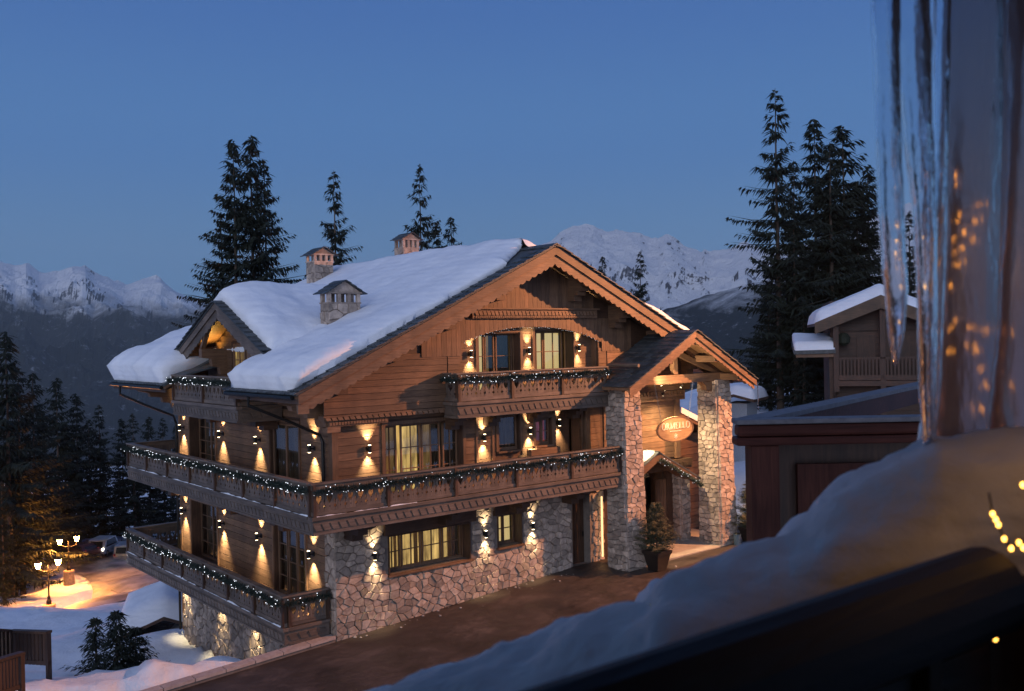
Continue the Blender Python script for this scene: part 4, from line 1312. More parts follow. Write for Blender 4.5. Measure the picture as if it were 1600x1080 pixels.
# ------------------------------------------------------------------ dormer with its balcony alcove
dm = empty('dormer', (0, DY, 8.4), parent=ch)
def dslab(mb, y0, y1, t0, t1, x0=DX+.03):
    def xe(y): return RX-(RZ-zd(y))/SL+.4
    mb.hexa([(x0, y0, zd(y0)+t0), (xe(y0), y0, zd(y0)+t0), (xe(y1), y1, zd(y1)+t0), (x0, y1, zd(y1)+t0),
             (x0, y0, zd(y0)+t1), (xe(y0), y0, zd(y0)+t1), (xe(y1), y1, zd(y1)+t1), (x0, y1, zd(y1)+t1)])
mb = MB(); dslab(mb, 2.35, DY, -.2, -.09); dslab(mb, DY, 10.05, -.2, -.09); mb.build('dormer_boarding', M['wood_x'], dm)
mb = MB(); dslab(mb, 2.3, DY, -.088, -.03, DX-.03); dslab(mb, DY, 10.1, -.088, -.03, DX-.03); mb.build('dormer_slate_bed', M['slate'], dm)
for s in (-1, 1):
    n = 12
    for i in range(n):
        a = DY+s*(3.85-i*3.85/n); b = a-s*3.85/n*1.25
        za, zb2 = zd(a)+.03, zd(b)-.02
        x0 = DX-.09-rnd.random()*.03; x1 = x0+.38
        MB().hexa([(x0, a, za), (x1, a, za), (x1, b, zb2), (x0, b, zb2), (x0, a, za+.035), (x1, a, za+.035), (x1, b, zb2+.035), (x0, b, zb2+.035)]).build('slate', M['slate'], dm)
    ya, yb = DY+s*3.8, DY
    MB().prism([(ya, zd(ya)-.09), (yb, zd(yb)-.09), (yb, zd(yb)-.34), (ya, zd(ya)-.34)], DX, DX+.06, 'x').build('barge_board', M['grey_y'], dm)
    scallop_board(dm, ya-s*.08, yb, zd, DX+.061, DX+.11, -.32, -.62, 'grey_y', axis='x')
    yy = DY+s*3.05
    MB().box(DX+.1, .6, yy-.13, yy+.13, zd(yy)-.55, zd(yy)-.22).build('purlin', M['wood_x'], dm)
MB().box(DX+.1, .6, DY-.14, DY+.14, DZ-.55, DZ-.22).build('purlin', M['wood_x'], dm)
# alcove back wall with planks
mb = MB(); mb.prism([(2.75, 8.35), (9.65, 8.35), (9.65, 10.2), (DY, 11.8), (2.75, 10.2)], .0, .12, 'x'); mb.build('alcove_wall_core', M['dark_y'], dm)
for i in range(16):
    z = 8.4+.2*i
    half = min(3.4, (11.78-(z+.2)+.0)/.47)
    if half <= .1: continue
    segs = [(DY-half, DY+half)]
    if z < 10.55: segs = [(DY-half, 5.0), (7.35, DY+half)]
    for a, b in segs: plank_y(dm, a, b, z, .2, .0)
window(dm, 'y', 5.1, 7.25, 8.4, 10.5, -.03, [(.02, .5), (.5, .98)], (2, 4), [(0, .12, 'yellow'), (.12, .86, 'dim'), (.86, 1, 'yellow')], plane=.0, name='french_window', sill=False, reveal=False, curtains=False)
curtain(dm, 'y', 5.2, 5.4, 8.5, 10.4, -.004, CUR['yellow'], .002); curtain(dm, 'y', 5.4, 6.95, 8.5, 10.4, -.004, CUR['dim'], .002); curtain(dm, 'y', 6.95, 7.15, 8.5, 10.4, -.004, CUR['yellow'], .002)
con = [(-1.0, 10.34), (-.05, 10.34), (-.05, 9.35), (-.3, 9.4), (-.35, 9.65), (-.6, 9.7), (-.65, 9.98), (-1.0, 10.02)]
for y in (7.75, 3.6): MB().prism(con, y, y+.26, 'y').build('beam_console', M['wood_x'], dm)
MB().hexa([(-1.0, 7.8, 10.36), (-.85, 7.8, 10.36), (-.85, 7.95, 10.36), (-1.0, 7.95, 10.36), (-1.0, 7.0, 11.3), (-.85, 7.0, 11.3), (-.85, 7.15, 11.3), (-1.0, 7.15, 11.3)]).build('strut', M['wood_y'], dm)
sconce('y', 8.5, 10.0, -.045, 0, False, False, dm)
spot('alcove_light', (-.35, 8.45, 10.12), (-.5, 8.3, 11.8), 95, (1, .56, .12), 130, .8, .05, dm)
spot('alcove_light', (-.25, 8.45, 9.9), (-.1, 8.3, 8.4), 60, (1, .58, .14), 80, .8, .05, dm)
# small side roof left inside the dormer
mb = MB(); mb.hexa([(-1.5, 8.2, 9.35), (.8, 8.0, 9.95), (.8, 10, 9.95), (-1.5, 9.6, 9.35), (-1.5, 8.2, 9.42), (.8, 8.0, 10.02), (.8, 10, 10.02), (-1.5, 9.6, 9.42)])
mb.build('side_roof_slates', M['slate'], dm)

# ------------------------------------------------------------------ chimneys
def chimney(x0, x1, y0, y1, zb, zbody, zcap, over=.22, name='chimney', lab=None):
    c = empty(name, ((x0+x1)/2, (y0+y1)/2, zb), parent=ch)
    MB().box(x0+.03, x1-.03, y0+.03, y1-.03, zb, zbody-.02).build('chimney_core', M['mortar'], c)
    rg = random.Random(int(x0*100))
    mb = MB()
    for f, u0, u1 in ((lambda u, v, d: (u, y0+.03-d, v), x0, x1), (lambda u, v, d: (x0+.03-d, u, v), y0, y1), (lambda u, v, d: (u, y1-.03+d, v), x0, x1)):
        for p, poly in voronoi(u0, u1, zb, zbody, .34, .27, rg, block=True): stone_mesh(mb, poly, f, rg, d=.04)
    mb.build('chimney_stones', M['stone_many'], c, kind='stuff')
    MB().box(x0-.02, x1+.02, y0-.02, y1+.02, zbody-.019, zbody+.03).build('chimney_band', M['stone'], c)
    ph = zcap-zbody
    w = .12
    nx = 4
    for i in range(nx):
        xx = x0+(x1-x0-w)*i/(nx-1)
        for yy in (y0, y1-w):
            MB().box(xx, xx+w, yy, yy+w, zbody+.031, zcap).build('chimney_pier', M['stone'], c)
    MB().box(x0-.05, x1+.05, y0-.05, y1+.05, zcap+.001, zcap+.06).build('cap_slab', M['stone'], c)
    xm = (x0+x1)/2; zt = zcap+.06; rise = (x1-x0)*.30
    mb = MB(); mb.prism([(x0, zt), (x1, zt), (xm, zt+rise)], y0, y1, 'y'); mb.build('cap_gable', M['stone'], c)
    for s in (-1, 1):
        xa, xb = (x0-over, xm) if s < 0 else (x1+over, xm)
        za = zt+rise-(rise/(xm-x0))*abs(xa-xm)
        n = 4
        for i in range(n):
            for j in range(3):
                t0, t1 = i/n, (i+1.15)/n
                xa2, xb2 = xa+(xb-xa)*t0, xa+(xb-xa)*min(1, t1)
                za2, zb2 = za+(zt+rise-za)*t0+.06, za+(zt+rise-za)*min(1, t1)+.03
                ya = y0-.16+(y1-y0+.32)*j/3; yb = y0-.16+(y1-y0+.32)*(j+1)/3-.01
                MB().hexa([(xa2, ya, za2-.03), (xb2, ya, zb2-.03), (xb2, yb, zb2-.03), (xa2, yb, za2-.03), (xa2, ya, za2), (xb2, ya, zb2), (xb2, yb, zb2), (xa2, yb, za2)]).build('cap_slate', M['slate'], c)
    return c
chimney(1.15, 2.38, 2.2, 2.75, 9.9, 11.80, 12.12, .19)
chimney(6.05, 7.0, 12.4, 13.2, 12.6, 14.12, 14.42)
chimney(8.95, 9.8, 9.6, 10.3, 12.4, 14.62, 14.98, .15)

# ------------------------------------------------------------------ snow on the roofs (height fields over the slates)
def snow_field(name, x0, x1, y0, y1, zf, thick, inside, st, bulge, label, zoff=-.05, Rr=.85, wind=None):
    nx, ny = int((x1-x0)/st), int((y1-y0)/st)
    # distance to the border of the covered patch, on the grid
    ok = [[inside(x0+(x1-x0)*i/nx, y0+(y1-y0)*j/ny) for j in range(ny+1)] for i in range(nx+1)]
    mb = MB(); mb.smooth = True
    idx = {}
    for i in range(nx+1):
        for j in range(ny+1):
            x, y = x0+(x1-x0)*i/nx, y0+(y1-y0)*j/ny
            d = ok[i][j]
            if d < -st*1.01: continue
            if d < st*.3:      # pull the rim vertices onto the border
                e_ = .02
                gg = Vector(((inside(x+e_, y)-inside(x-e_, y))/(2*e_), (inside(x, y+e_)-inside(x, y-e_))/(2*e_), 0))
                if gg.length > .3: x -= gg.x*d/gg.length_squared; y -= gg.y*d/gg.length_squared
                d = 0
            q = min(1, max(0, d)/Rr)
            T_ = thick(x, y)
            prof = max(0, 1-(1-q)**2.3)**(1/2.0)
            t = T_*prof*(1+.06*noise.noise(Vector((x*5, y*5, 2)))*(1-q*.5)+.16*noise.noise(Vector((x*.8, y*.8, 4)))+.05*noise.noise(Vector((x*2.4, y*2.4, 1))))
            g_ = Vector(((inside(x+.02, y)-inside(x-.02, y)), (inside(x, y+.02)-inside(x, y-.02)), 0))
            if g_.length > 1e-6: g_.normalize()
            b_ = bulge*math.sin(math.pi*min(1, prof*.9+.05))*(1-q)**.5*(T_/.8)
            b_ *= 1+.5*noise.noise(Vector((x*1.3, y*1.3, 9)))
            if d < .001: t = 0; b_ = -.03
            idx[(i, j)] = len(mb.v)
            mb.v.append((x-g_.x*b_, y-g_.y*b_, zf(x, y)+zoff+t))
    for i in range(nx):
        for j in range(ny):
            ks = [(i, j), (i+1, j), (i+1, j+1), (i, j+1)]
            if all(k in idx for k in ks): mb.f.append(tuple(idx[k] for k in ks))
    return mb.build(name, M['snow'], label=label, cat='snow', kind='stuff')

def main_in(x, y):
    d = min(x-(EXL+.02), EXR-x, BY-y)
    setb = .46 if x < RX else .5
    if RX-1.6 < x < RX+2.2: setb += .9*(.5+.5*math.cos(math.pi*min(1, abs(x-RX)/2.4)))
    setb += .05*max(0, x) if x < RX else 0
    dy = y-(GY+setb+.04*math.sin(x*1.7)+.05*noise.noise(Vector((x*.9, 3, 1))))
    d = min(d, dy)
    # opening above the dormer balcony
    nx_, ny0, ny1 = .12, 3.15, 9.35
    if x < nx_+2 and ny0-2 < y < ny1+2:
        dd = max(x-nx_, ny0-y, y-ny1)
        d = min(d, dd)
    return d
def main_T(x, y):
    t = .46+.05*math.sin(y*.35)
    if x < 3: t += .28*(3-x)/4
    if y > 8.5 and x < 4: t += .38*min(1, (y-8.5)/2.5)*min(1, (4-x)/3)
    if x > 12: t += .35*min(1, (x-12)/2)
    return t
snow_field('roof_snow', EXL-.13, EXR+.13, GY+.04, BY, lambda x, y: zr(x), main_T, main_in, .13, .30, 'thick blanket of snow covering both slopes of the main chalet roof')
def dorm_in(x, y): return min(x-(DX+.22), y-2.45, 9.95-y, 9-x)
snow_field('roof_snow', DX+.2, 8.2, 2.4, 10.0, lambda x, y: zd(y), lambda x, y: .72, dorm_in, .12, .16, 'rounded cap of snow over the small lit dormer')

# ------------------------------------------------------------------ entrance porch
po = empty('porch', (14.1, -1.5, 8.6), parent=ch)
PX, PZ, PSL, PY = 14.1, 10.72, .545, -2.62
def zp(x): return PZ-PSL*abs(x-PX)
PXL, PXR = 10.42, 17.8
mb = MB()
slope_slab(mb, PXL, 10.98, PY+.05, -1.22, zp, -.16, -.06); slope_slab(mb, 10.98, PX, PY+.05, GS-.03, zp, -.16, -.06); slope_slab(mb, PX, PXR, PY+.05, GS-.03, zp, -.16, -.06)
mb.build('porch_boarding', M['wood_x'], po)
rows = 14; cols = 8
for s in (-1, 1):
    for i in range(rows):
        t0, t1 = i/rows, min(1, (i+1.25)/rows)
        xa = (PXL-.06 if s < 0 else PXR+.06); xb = PX
        u0, u1 = xa+(xb-xa)*t0, xa+(xb-xa)*t1
        ncol = cols if s < 0 else 2
        off = (i % 2)*.14
        for j in range(ncol+1):
            ya = PY-.06+.285*j-off+rnd.random()*.012; yb = ya+.272
            ya = max(ya, PY-.07-rnd.random()*.02); yb = min(yb, (-1.24 if u0 < 10.9 else GS-.05)) if s < 0 else yb
            if yb-ya < .05: continue
            l0 = .035+rnd.random()*.015
            MB().hexa([(u0, ya, zp(u0)-.05+l0), (u1, ya, zp(u1)-.05), (u1, yb, zp(u1)-.05), (u0, yb, zp(u0)-.05+l0), (u0, ya, zp(u0)-.02+l0), (u1, ya, zp(u1)-.02), (u1, yb, zp(u1)-.02), (u0, yb, zp(u0)-.02+l0)]).build('porch_slate', M['slate'], po)
MB().tube([(11.25, -.75, 9.42), (11.35, -2.2, 9.42)], .07, 8).build('snow_guard_log', M['grey_y'], po)
for xa in (PXL, PXR):
    xb = PX
    MB().prism([(xa, zp(xa)-.07), (xb, zp(xb)-.07), (xb, zp(xb)-.30), (xa, zp(xa)-.30)], PY, PY+.06, 'y').build('barge_board', M['wood_x'], po)
    scallop_board(po, xa+(.08 if xa < PX else -.08), xb, zp, PY+.061, PY+.10, -.28, -.46, 'wood_x', step=.2, amp=.05)
    for y in (-2.2, -1.5, -.8):
        x0, x1 = min(xa, xb)+(.12 if xa < PX else .1), max(xa, xb)-(.1 if xa < PX else .12)
        MB().hexa([(x0, y, zp(x0)-.30), (x1, y, zp(x1)-.30), (x1, y+.1, zp(x1)-.30), (x0, y+.1, zp(x0)-.30), (x0, y, zp(x0)-.165), (x1, y, zp(x1)-.165), (x1, y+.1, zp(x1)-.165), (x0, y+.1, zp(x0)-.165)]).build('rafter', M['wood_x'], po)
MB().box(10.95, 17.15, -1.62, -1.35, 8.63, 8.97).build('tie_beam', M['wood_x'], po, bevel=.015)
MB().box(13.98, 14.22, -1.58, -1.38, 8.98, 10.2).build('king_post', M['wood_z'], po, bevel=.012)
for x, z in ((15.45, zp(15.45)-.56), (16.85, zp(16.85)-.56), (12.75, zp(12.75)-.56)):
    MB().box(x-.13, x+.13, PY+.12, GS-.02, z, z+.26).build('purlin', M['wood_y'], po, bevel=.012)
MB().box(PX-.13, PX+.13, PY+.12, GS-.02, PZ-.6, PZ-.34).build('ridge_purlin', M['wood_y'], po)
mb = MB(); mb.prism([(14.2, 9.95), (14.2, 9.70), (16.35, 8.98), (16.75, 8.98)], -1.56, -1.42, 'y'); mb.build('strut', M['wood_x'], po)
mb = MB(); mb.prism([(14.0, 9.95), (14.0, 9.70), (11.85, 8.98), (11.45, 8.98)], -1.56, -1.42, 'y'); mb.build('strut', M['wood_x'], po)
mb = MB(); mb.prism([(15.75, 8.62), (16.6, 8.62), (16.6, 8.02), (16.42, 8.02), (16.36, 8.22), (16.05, 8.28), (16.0, 8.46)], -1.5, -1.2, 'y'); mb.build('beam_console', M['wood_x'], po)
# porch lamps: a wall washer on the tie beam and a downlight under it
def fixture(loc, aim, w, ang, col=(1, .72, .40)):
    f = empty('porch_spotlight', loc, parent=ch)
    d = (Vector(aim)-Vector(loc)).normalized(); p = Vector(loc)
    MB().tube([p-d*.12, p+d*.0], .04, 8).build('lamp_body', M['metal'], f)
    MB().tube([p+d*.001, p+d*.012], .032, 8).build('lamp_glass', M['lampglow'], f)
    spot('lamp_light', p+d*.03, aim, w, col, ang, .8, .04, f)
fixture((12.6, -2.30, 8.42), (14.2, -1.5, 9.6), 600, 95)
fixture((13.9, -1.0, 8.55), (15.9, -1.2, 3.0), 1500, 105)
fixture((14.0, -1.9, 8.5), (13.4, -.2, 6.0), 260, 100)

fixture((12.35, -2.45, 8.3), (14.0, -1.65, 6.85), 450, 34)  # extra spotlight added to brighten the sign
# entrance front behind the pillars
en = empty('entrance', (14, 0, 2), parent=ch)
clad(plank_x, en, 11.7, 15.95, 5.5, 7.85, [], .04, h=.23)
mb = MB(); mb.box(11.85, 16.2, -.22, .03, 7.86, 8.3); c2 = mb.build('cornice', M['wood_x'], en)
mb = MB(); dentils(mb, 'x', 11.9, 16.1, -.221, 8.08, 8.24, .04, .2, .06); dentils(mb, 'x', 11.9, 16.1, -.221, 7.92, 8.0, .03, .1, 0); mb.build('carved_trim', M['wood_x'], c2)
MB().box(15.75, 16.02, -.1, .04, 5.45, 7.85).build('corner_board', M['wood_z'], en)
mb = MB(); mb.box(13.9, 16.6, -.2, .3, 5.02, 5.4); b5 = mb.build('beam', M['wood_x'], en)
mb = MB(); dentils(mb, 'x', 14.9, 16.5, -.201, 5.12, 5.28, .04, .2, .06); mb.build('carved_trim', M['wood_x'], b5)
MB().box(11.6, 17.0, 1.5, 1.7, 1.9, 5.6).build('back_wall', M['dark_x'], en)
MB().box(11.6, 12.0, .0, 1.5, 1.5, 5.2).build('side_wall', M['dark_y'], en)
MB().box(14.95, 15.55, .32, .40, 2.0, 4.6).build('door_leaf', M['wood_z'], en)
for i in range(3): MB().box(14.98+.19*i, 15.15+.19*i, .30, .319, 2.05, 4.55).build('door_board', M['wood_z'], en)
MB().box(15.56, 15.98, .30, .44, 2.0, 4.9).build('door_jamb', M['dark_z'], en)
MB().box(13.3, 14.94, .62, .72, 2.0, 4.9).build('glass_screen', M['glass'], en)
st_p = empty('stone_panel', (14.5, .9, 2), parent=en)
mb = MB(); rg = random.Random(4)
for p, poly in voronoi(13.6, 14.94, 2.0, 4.8, .3, .24, rg, block=True): stone_mesh(mb, poly, lambda u, v, d: (u, .9-d, v), rg)
mb.build('small_stones', M['stone_many'], st_p, kind='stuff')
MB().box(13.6, 14.94, .9, 1.0, 2, 4.8).build('panel_core', M['mortar'], st_p)
spot('lamp_light', (14.45, .6, 4.3), (14.5, .95, 2.9), 60, (1, .85, .62), 70, .8, .04, en)
sp_ = empty('stone_pier', (16.2, .1, 2), parent=en)
mb = MB()
for f, a, b in ((lambda u, v, d: (u, -.1-d, v), 15.98, 16.5), (lambda u, v, d: (15.98-d, u, v), -.1, .4)):
    for p, poly in voronoi(a, b, 1.9, 4.95, .26, .2, rg, block=True): stone_mesh(mb, poly, f, rg)
mb.build('small_stones', M['stone_many'], sp_, kind='stuff')
MB().box(15.98, 16.5, -.1, .4, 1.9, 4.95).build('pier_core', M['mortar'], sp_)
# little canopy over the door
cn = empty('door_canopy', (14, -.6, 5), parent=ch)
def zc(x): return 5.95-.53*abs(x-13.65)
for xa in (11.9, 16.05):
    x0, x1 = min(xa, 13.65), max(xa, 13.65)
    MB().hexa([(x0, -1.0, zc(x0)-.1), (x1, -1.0, zc(x1)-.1), (x1, .03, zc(x1)-.1), (x0, .03, zc(x0)-.1), (x0, -1.0, zc(x0)), (x1, -1.0, zc(x1)), (x1, .03, zc(x1)), (x0, .03, zc(x0))]).build('canopy_boarding', M['wood_x'], cn)
    MB().hexa([(x0-.05, -1.08, zc(x0)+.003), (x1, -1.08, zc(x1)+.003), (x1, .02, zc(x1)+.003), (x0-.05, .02, zc(x0)+.003), (x0-.05, -1.08, zc(x0)+.05), (x1, -1.08, zc(x1)+.05), (x1, .02, zc(x1)+.05), (x0-.05, .02, zc(x0)+.05)]).build('canopy_slates', M['slate'], cn)
    MB().hexa([(x0, -1.06, zc(x0)-.30), (x1, -1.06, zc(x1)-.30), (x1, -1.0, zc(x1)-.30), (x0, -1.06+.06, zc(x0)-.30), (x0, -1.06, zc(x0)-.0), (x1, -1.06, zc(x1)-.0), (x1, -1.001, zc(x1)-.0), (x0, -1.001, zc(x0)-.0)]).build('barge_board', M['wood_x'], cn)
mb = MB(); mb.smooth = True
for i in range(9):
    x = 12.3+.16*i*1.2
    for j in range(4):
        t = j/3; mb.v.append((x, -1.05+.9*t, zc(x)+.03+.05*math.sin(math.pi*(.1+.8*t))*math.sin(math.pi*(i+.3)/9)))
for i in range(8):
    for j in range(3): q = 4*i+j; mb.f.append((q, q+4, q+5, q+1))
mb.build('roof_snow', M['snow'], label='thin patch of snow on the small canopy over the entrance door', cat='snow', kind='stuff')
# slab in front of the door
ms = mat_rock('stone_slab', [(.28, .25, .21), (.42, .38, .33)], scale=2, objrand=.03, bump=.2)
MB().box(12.05, 18.2, -1.9, 3.2, 1.5, 2.03).build('entrance_slab', ms, kind='structure', label='pale stone slab between the porch pillars')
# wing to the right of the porch
wg_ = empty('side_wing', (18, 1.6, 2), parent=ch)
MB().box(16.6, 19.2, 1.2, 3.0, 1.9, 6.2).build('wing_wall', M['wood_x'], wg_)
for i in range(12): MB().box(16.6, 19.2, 1.155, 1.199, 2.3+.3*i, 2.58+.3*i).build('plank', M['wood_x'], wg_)
MB().hexa([(16.05, .5, 7.35), (19.6, .5, 5.9), (19.6, 3.2, 5.9), (16.05, 3.2, 7.35), (16.05, .5, 7.5), (19.6, .5, 6.05), (19.6, 3.2, 6.05), (16.05, 3.2, 7.5)]).build('wing_roof', M['wood_x'], wg_)
MB().hexa([(16.05, .45, 7.503), (19.6, .45, 6.053), (19.6, 3.2, 6.053), (16.05, 3.2, 7.503), (16.05, .6, 7.8), (19.5, .6, 6.4), (19.5, 3.1, 6.4), (16.05, 3.1, 7.8)]).build('wing_snow', M['snow'], wg_)
# ------------------------------------------------------------------ garlands with fairy lights
def garland(path, label, seed, r=.13, dens=420, bulbs=11, group='lit fir garlands', droop=.03, flat=None):
    rg = random.Random(seed)
    pts = [Vector(p) for p in path]
    g_ = empty('garland', pts[0], label, 'garland', group)
    seg = [(a, b, (b-a).length) for a, b in zip(pts, pts[1:])]
    tot = sum(s[2] for s in seg)
    def pos(s):
        for a, b, l in seg:
            if s <= l: return a+(b-a)*(s/l), (b-a).normalized()
            s -= l
        return pts[-1], (pts[-1]-pts[-2]).normalized()
    mb = MB(); lb = MB()
    for i in range(int(tot*dens)):
        s = rg.random()*tot
        p, t = pos(s)
        p = p+Vector((0, 0, -droop*abs(math.sin(s*1.9+seed))+.035*noise.noise(Vector((s*1.4, seed, 0)))))
        d = Vector((rg.gauss(0, 1), rg.gauss(0, 1), rg.gauss(0, 1))); d -= t*d.dot(t)*.5; d.normalize()
        l = r*(.7+.7*rg.random()); w = Vector((rg.gauss(0, 1), rg.gauss(0, 1), rg.gauss(0, 1))).cross(d).normalized()*.014
        a = p+d*.02; b = p+d*l+t*(rg.random()-.5)*.1
        mb.tri(a-w, a+w, b)
    for i in range(int(tot*bulbs)):
        s = rg.random()*tot
        s += .12*math.sin(s*7)
        p, t = pos(max(0, min(tot, s)))
        a = rg.random()*6.283; u = Vector((0, 0, 1)).cross(t).normalized(); v = t.cross(u)
        q = p+u*math.cos(a)*r*.95+v*math.sin(a)*r*.95+Vector((0, 0, -droop*abs(math.sin(s*1.9+seed))))
        lb.ball(q, .008+.008*rg.random()**2)
    mb.build('fir_greenery', M['garland'], g_)
    lb.build('fairy_lights', M['bulb'], g_, kind='stuff')
    return g_
M['garland'] = mat_plain('garland_fir', (.02, .035, .028), .7, scale=5)
zb = 6.5-.19
garland([(-1.76, 14.4, zb), (-1.76, -1.7, zb)], 'lit fir garland on the long side rail of the middle balcony, left of its corner', 1)
garland([(-1.6, -1.86, zb), (10.8, -1.86, zb)], 'lit fir garland on the long front rail above the stone base', 2, droop=.05)
garland([(-1.76, 14.7, 2.74), (-1.76, .2, 2.74)], 'lit fir garland on the side rail of the lowest balcony', 3)
garland([(-1.6, .12, 2.74), (-.1, .12, 2.74)], 'short lit fir garland on the end rail of the lowest balcony by the stone corner', 4)
garland([(4.0, -1.25, 9.22), (10.85, -1.25, 9.22)], 'lit fir garland on the front rail of the upper gable balcony', 5)
garland([(3.84, -1.2, 9.22), (3.84, -.4, 9.22)], 'short lit fir garland on the end rail of the upper gable balcony', 6)
garland([(-1.75, 3.4, 9.24), (-1.75, 9.1, 9.24)], 'lit fir garland on the rail of the dormer balcony under the roof snow', 7)
garland([(13.6, -1.14, 5.72), (16.1, -1.14, 4.42)], 'lit fir garland hanging under the entrance canopy edge', 8, r=.13)
# string of small bulbs along the flat arch of the gable
lb = MB(); rg = random.Random(3)
for i in range(60):
    x = 4.8+6.3*(i+rg.random()*.6)/59.5; lb.ball((x, GS-.05, arch(x)-.02+(rg.random()-.5)*.08), .004+.004*rg.random())
lb.build('light_string', M['bulb'], label='string of small white bulbs along the arched boards of the gable', cat='light string', kind='stuff')

# ------------------------------------------------------------------ hanging sign
sg = empty('hanging_sign', (13.9, -1.62, 6.4), 'oval wooden sign hanging from the porch beam and reading ORMELLO', 'sign')
cx, cz, ax_, az_ = 13.93, 6.88, 1.06, .485
def ell(k, n=40): return [(cx+ax_*k*math.cos(2*math.pi*i/n), cz+az_*k*math.sin(2*math.pi*i/n)) for i in range(n)]
msign = mat_wood('pale_sign_wood', (.46, .29, .14), (.32, .19, .085), 'x')
MB().prism(ell(1), -1.66, -1.60, 'y').build('sign_board', msign, sg, bevel=.012)
mb = MB()
o1, o2 = ell(.995), ell(.94)
n = len(mb.v)
for i in range(40):
    j = (i+1) % 40
    mb.hexa([(o1[i][0], -1.675, o1[i][1]), (o1[j][0], -1.675, o1[j][1]), (o1[j][0], -1.66, o1[j][1]), (o1[i][0], -1.66, o1[i][1]), (o2[i][0], -1.675, o2[i][1]), (o2[j][0], -1.675, o2[j][1]), (o2[j][0], -1.66, o2[j][1]), (o2[i][0], -1.66, o2[i][1])])
mb.build('rim', M['wood_x'], sg)
mlet = mat_plain('carved_letters', (.75, .66, .50), .6)
def letters(mb, txt, x, z, h, y):
    w = h*.62; T1, T2 = h*.17, h*.07
    def bar(xa, za, xb, zb_, t):   # slanted stroke
        mb.hexa([(xa, y-.012, za), (xa+t, y-.012, za), (xa+t, y, za), (xa, y, za), (xb, y-.012, zb_), (xb+t, y-.012, zb_), (xb+t, y, zb_), (xb, y, zb_)])
    def rect(xa, xb, za, zb_): mb.box(xa, xb, y-.012, y, za, zb_)
    def ring(cx, cz, rx, rz, a0=0, a1=360, n=16):
        for i in range(n):
            a, b = R(a0+(a1-a0)*i/n), R(a0+(a1-a0)*(i+1)/n)
            f = lambda a, k: (cx+(rx-k*(T2+(T1-T2)*abs(math.cos(a))))*math.cos(a), cz+(rz-k*T2)*math.sin(a))
            p, q, r_, s = f(a, 0), f(b, 0), f(b, 1), f(a, 1)
            mb.hexa([(p[0], y-.012, p[1]), (q[0], y-.012, q[1]), (q[0], y, q[1]), (p[0], y, p[1]), (s[0], y-.012, s[1]), (r_[0], y-.012, r_[1]), (r_[0], y, r_[1]), (s[0], y, s[1])])
    for c in txt:
        if c == 'O': ring(x+h*.45, z+h/2, h*.45, h*.52); x += h*.98; continue
        rect(x-.02*h, x+T1+.10*h, z, z+T2*.8); rect(x+.04*h, x+.04*h+T1, z, z+h)
        if c == 'R':
            rect(x-.02*h, x+.1*h, z+h-T2*.8, z+h)
            ring(x+.2*h, z+h*.74, h*.36, h*.26, -90, 90, 10); bar(x+w-.02*h, z, x+.28*h, z+h*.5, T1); x += h*.86
        elif c == 'M':
            bar(x+.42*h, z, x+.06*h, z+h, T1); bar(x+.42*h, z, x+.82*h, z+h, T2); rect(x+.82*h, x+.82*h+T1, z, z+h); rect(x+.74*h, x+1.07*h, z, z+T2*.8); x += h*1.16
        elif c == 'E':
            rect(x, x+w, z, z+T2); rect(x, x+w*.95, z+h-T2, z+h); rect(x, x+w*.75, z+h*.5, z+h*.5+T2); rect(x+w-T2, x+w, z, z+h*.2); rect(x+w*.95-T2, x+w*.95, z+h*.8, z+h); x += h*.78
        elif c == 'L':
            rect(x, x+w, z, z+T2); rect(x+w-T2, x+w, z, z+h*.22); rect(x-.03*h, x+.28*h, z+h-T2*.8, z+h); x += h*.74
    return x
mb = MB(); letters(mb, 'ORMELLO', cx-.80, cz+.0, .265, -1.661); mb.build('lettering', mlet, sg)
mb = MB()   # small emblem and rule under the name
for i in range(9): mb.box(cx-.33+.075*i, cx-.28+.075*i, -1.673, -1.661, cz-.09, cz-.06)
for a in range(6):
    c_, s_ = math.cos(R(60*a+30)), math.sin(R(60*a+30))
    mb.hexa([(cx-.01*s_, -1.673, cz-.27+.01*c_), (cx+.01*s_, -1.673, cz-.27-.01*c_), (cx+.01*s_, -1.661, cz-.27-.01*c_), (cx-.01*s_, -1.661, cz-.27+.01*c_),
             (cx+.10*c_-.02*s_, -1.673, cz-.27+.10*s_+.02*c_), (cx+.10*c_+.02*s_, -1.673, cz-.27+.10*s_-.02*c_), (cx+.10*c_+.02*s_, -1.661, cz-.27+.10*s_-.02*c_), (cx+.10*c_-.02*s_, -1.661, cz-.27+.10*s_+.02*c_)])
mb.build('emblem', mlet, sg)
mchain = mat_plain('chain_steel', (.35, .33, .30), .4, .8)
for x0_, x1_ in ((cx-.78, cx-1.12), (cx+.78, cx+1.1)):
    mb = MB(); n = 26
    for i in range(n):
        t0, t1 = i/n, (i+.8)/n
        a = Vector((x0_+(x1_-x0_)*t0, -1.63, cz+.36+(8.66-cz-.36)*t0)); b = Vector((x0_+(x1_-x0_)*t1, -1.63, cz+.36+(8.66-cz-.36)*t1))
        w = .02
        if i % 2: mb.tube([a+Vector((w, 0, 0)), b+Vector((w, 0, 0))], .008, 4); mb.tube([a-Vector((w, 0, 0)), b-Vector((w, 0, 0))], .008, 4)
        else: mb.tube([a+Vector((0, w, 0)), b+Vector((0, w, 0))], .008, 4); mb.tube([a-Vector((0, w, 0)), b-Vector((0, w, 0))], .008, 4)
    mb.build('chain', mchain, sg)

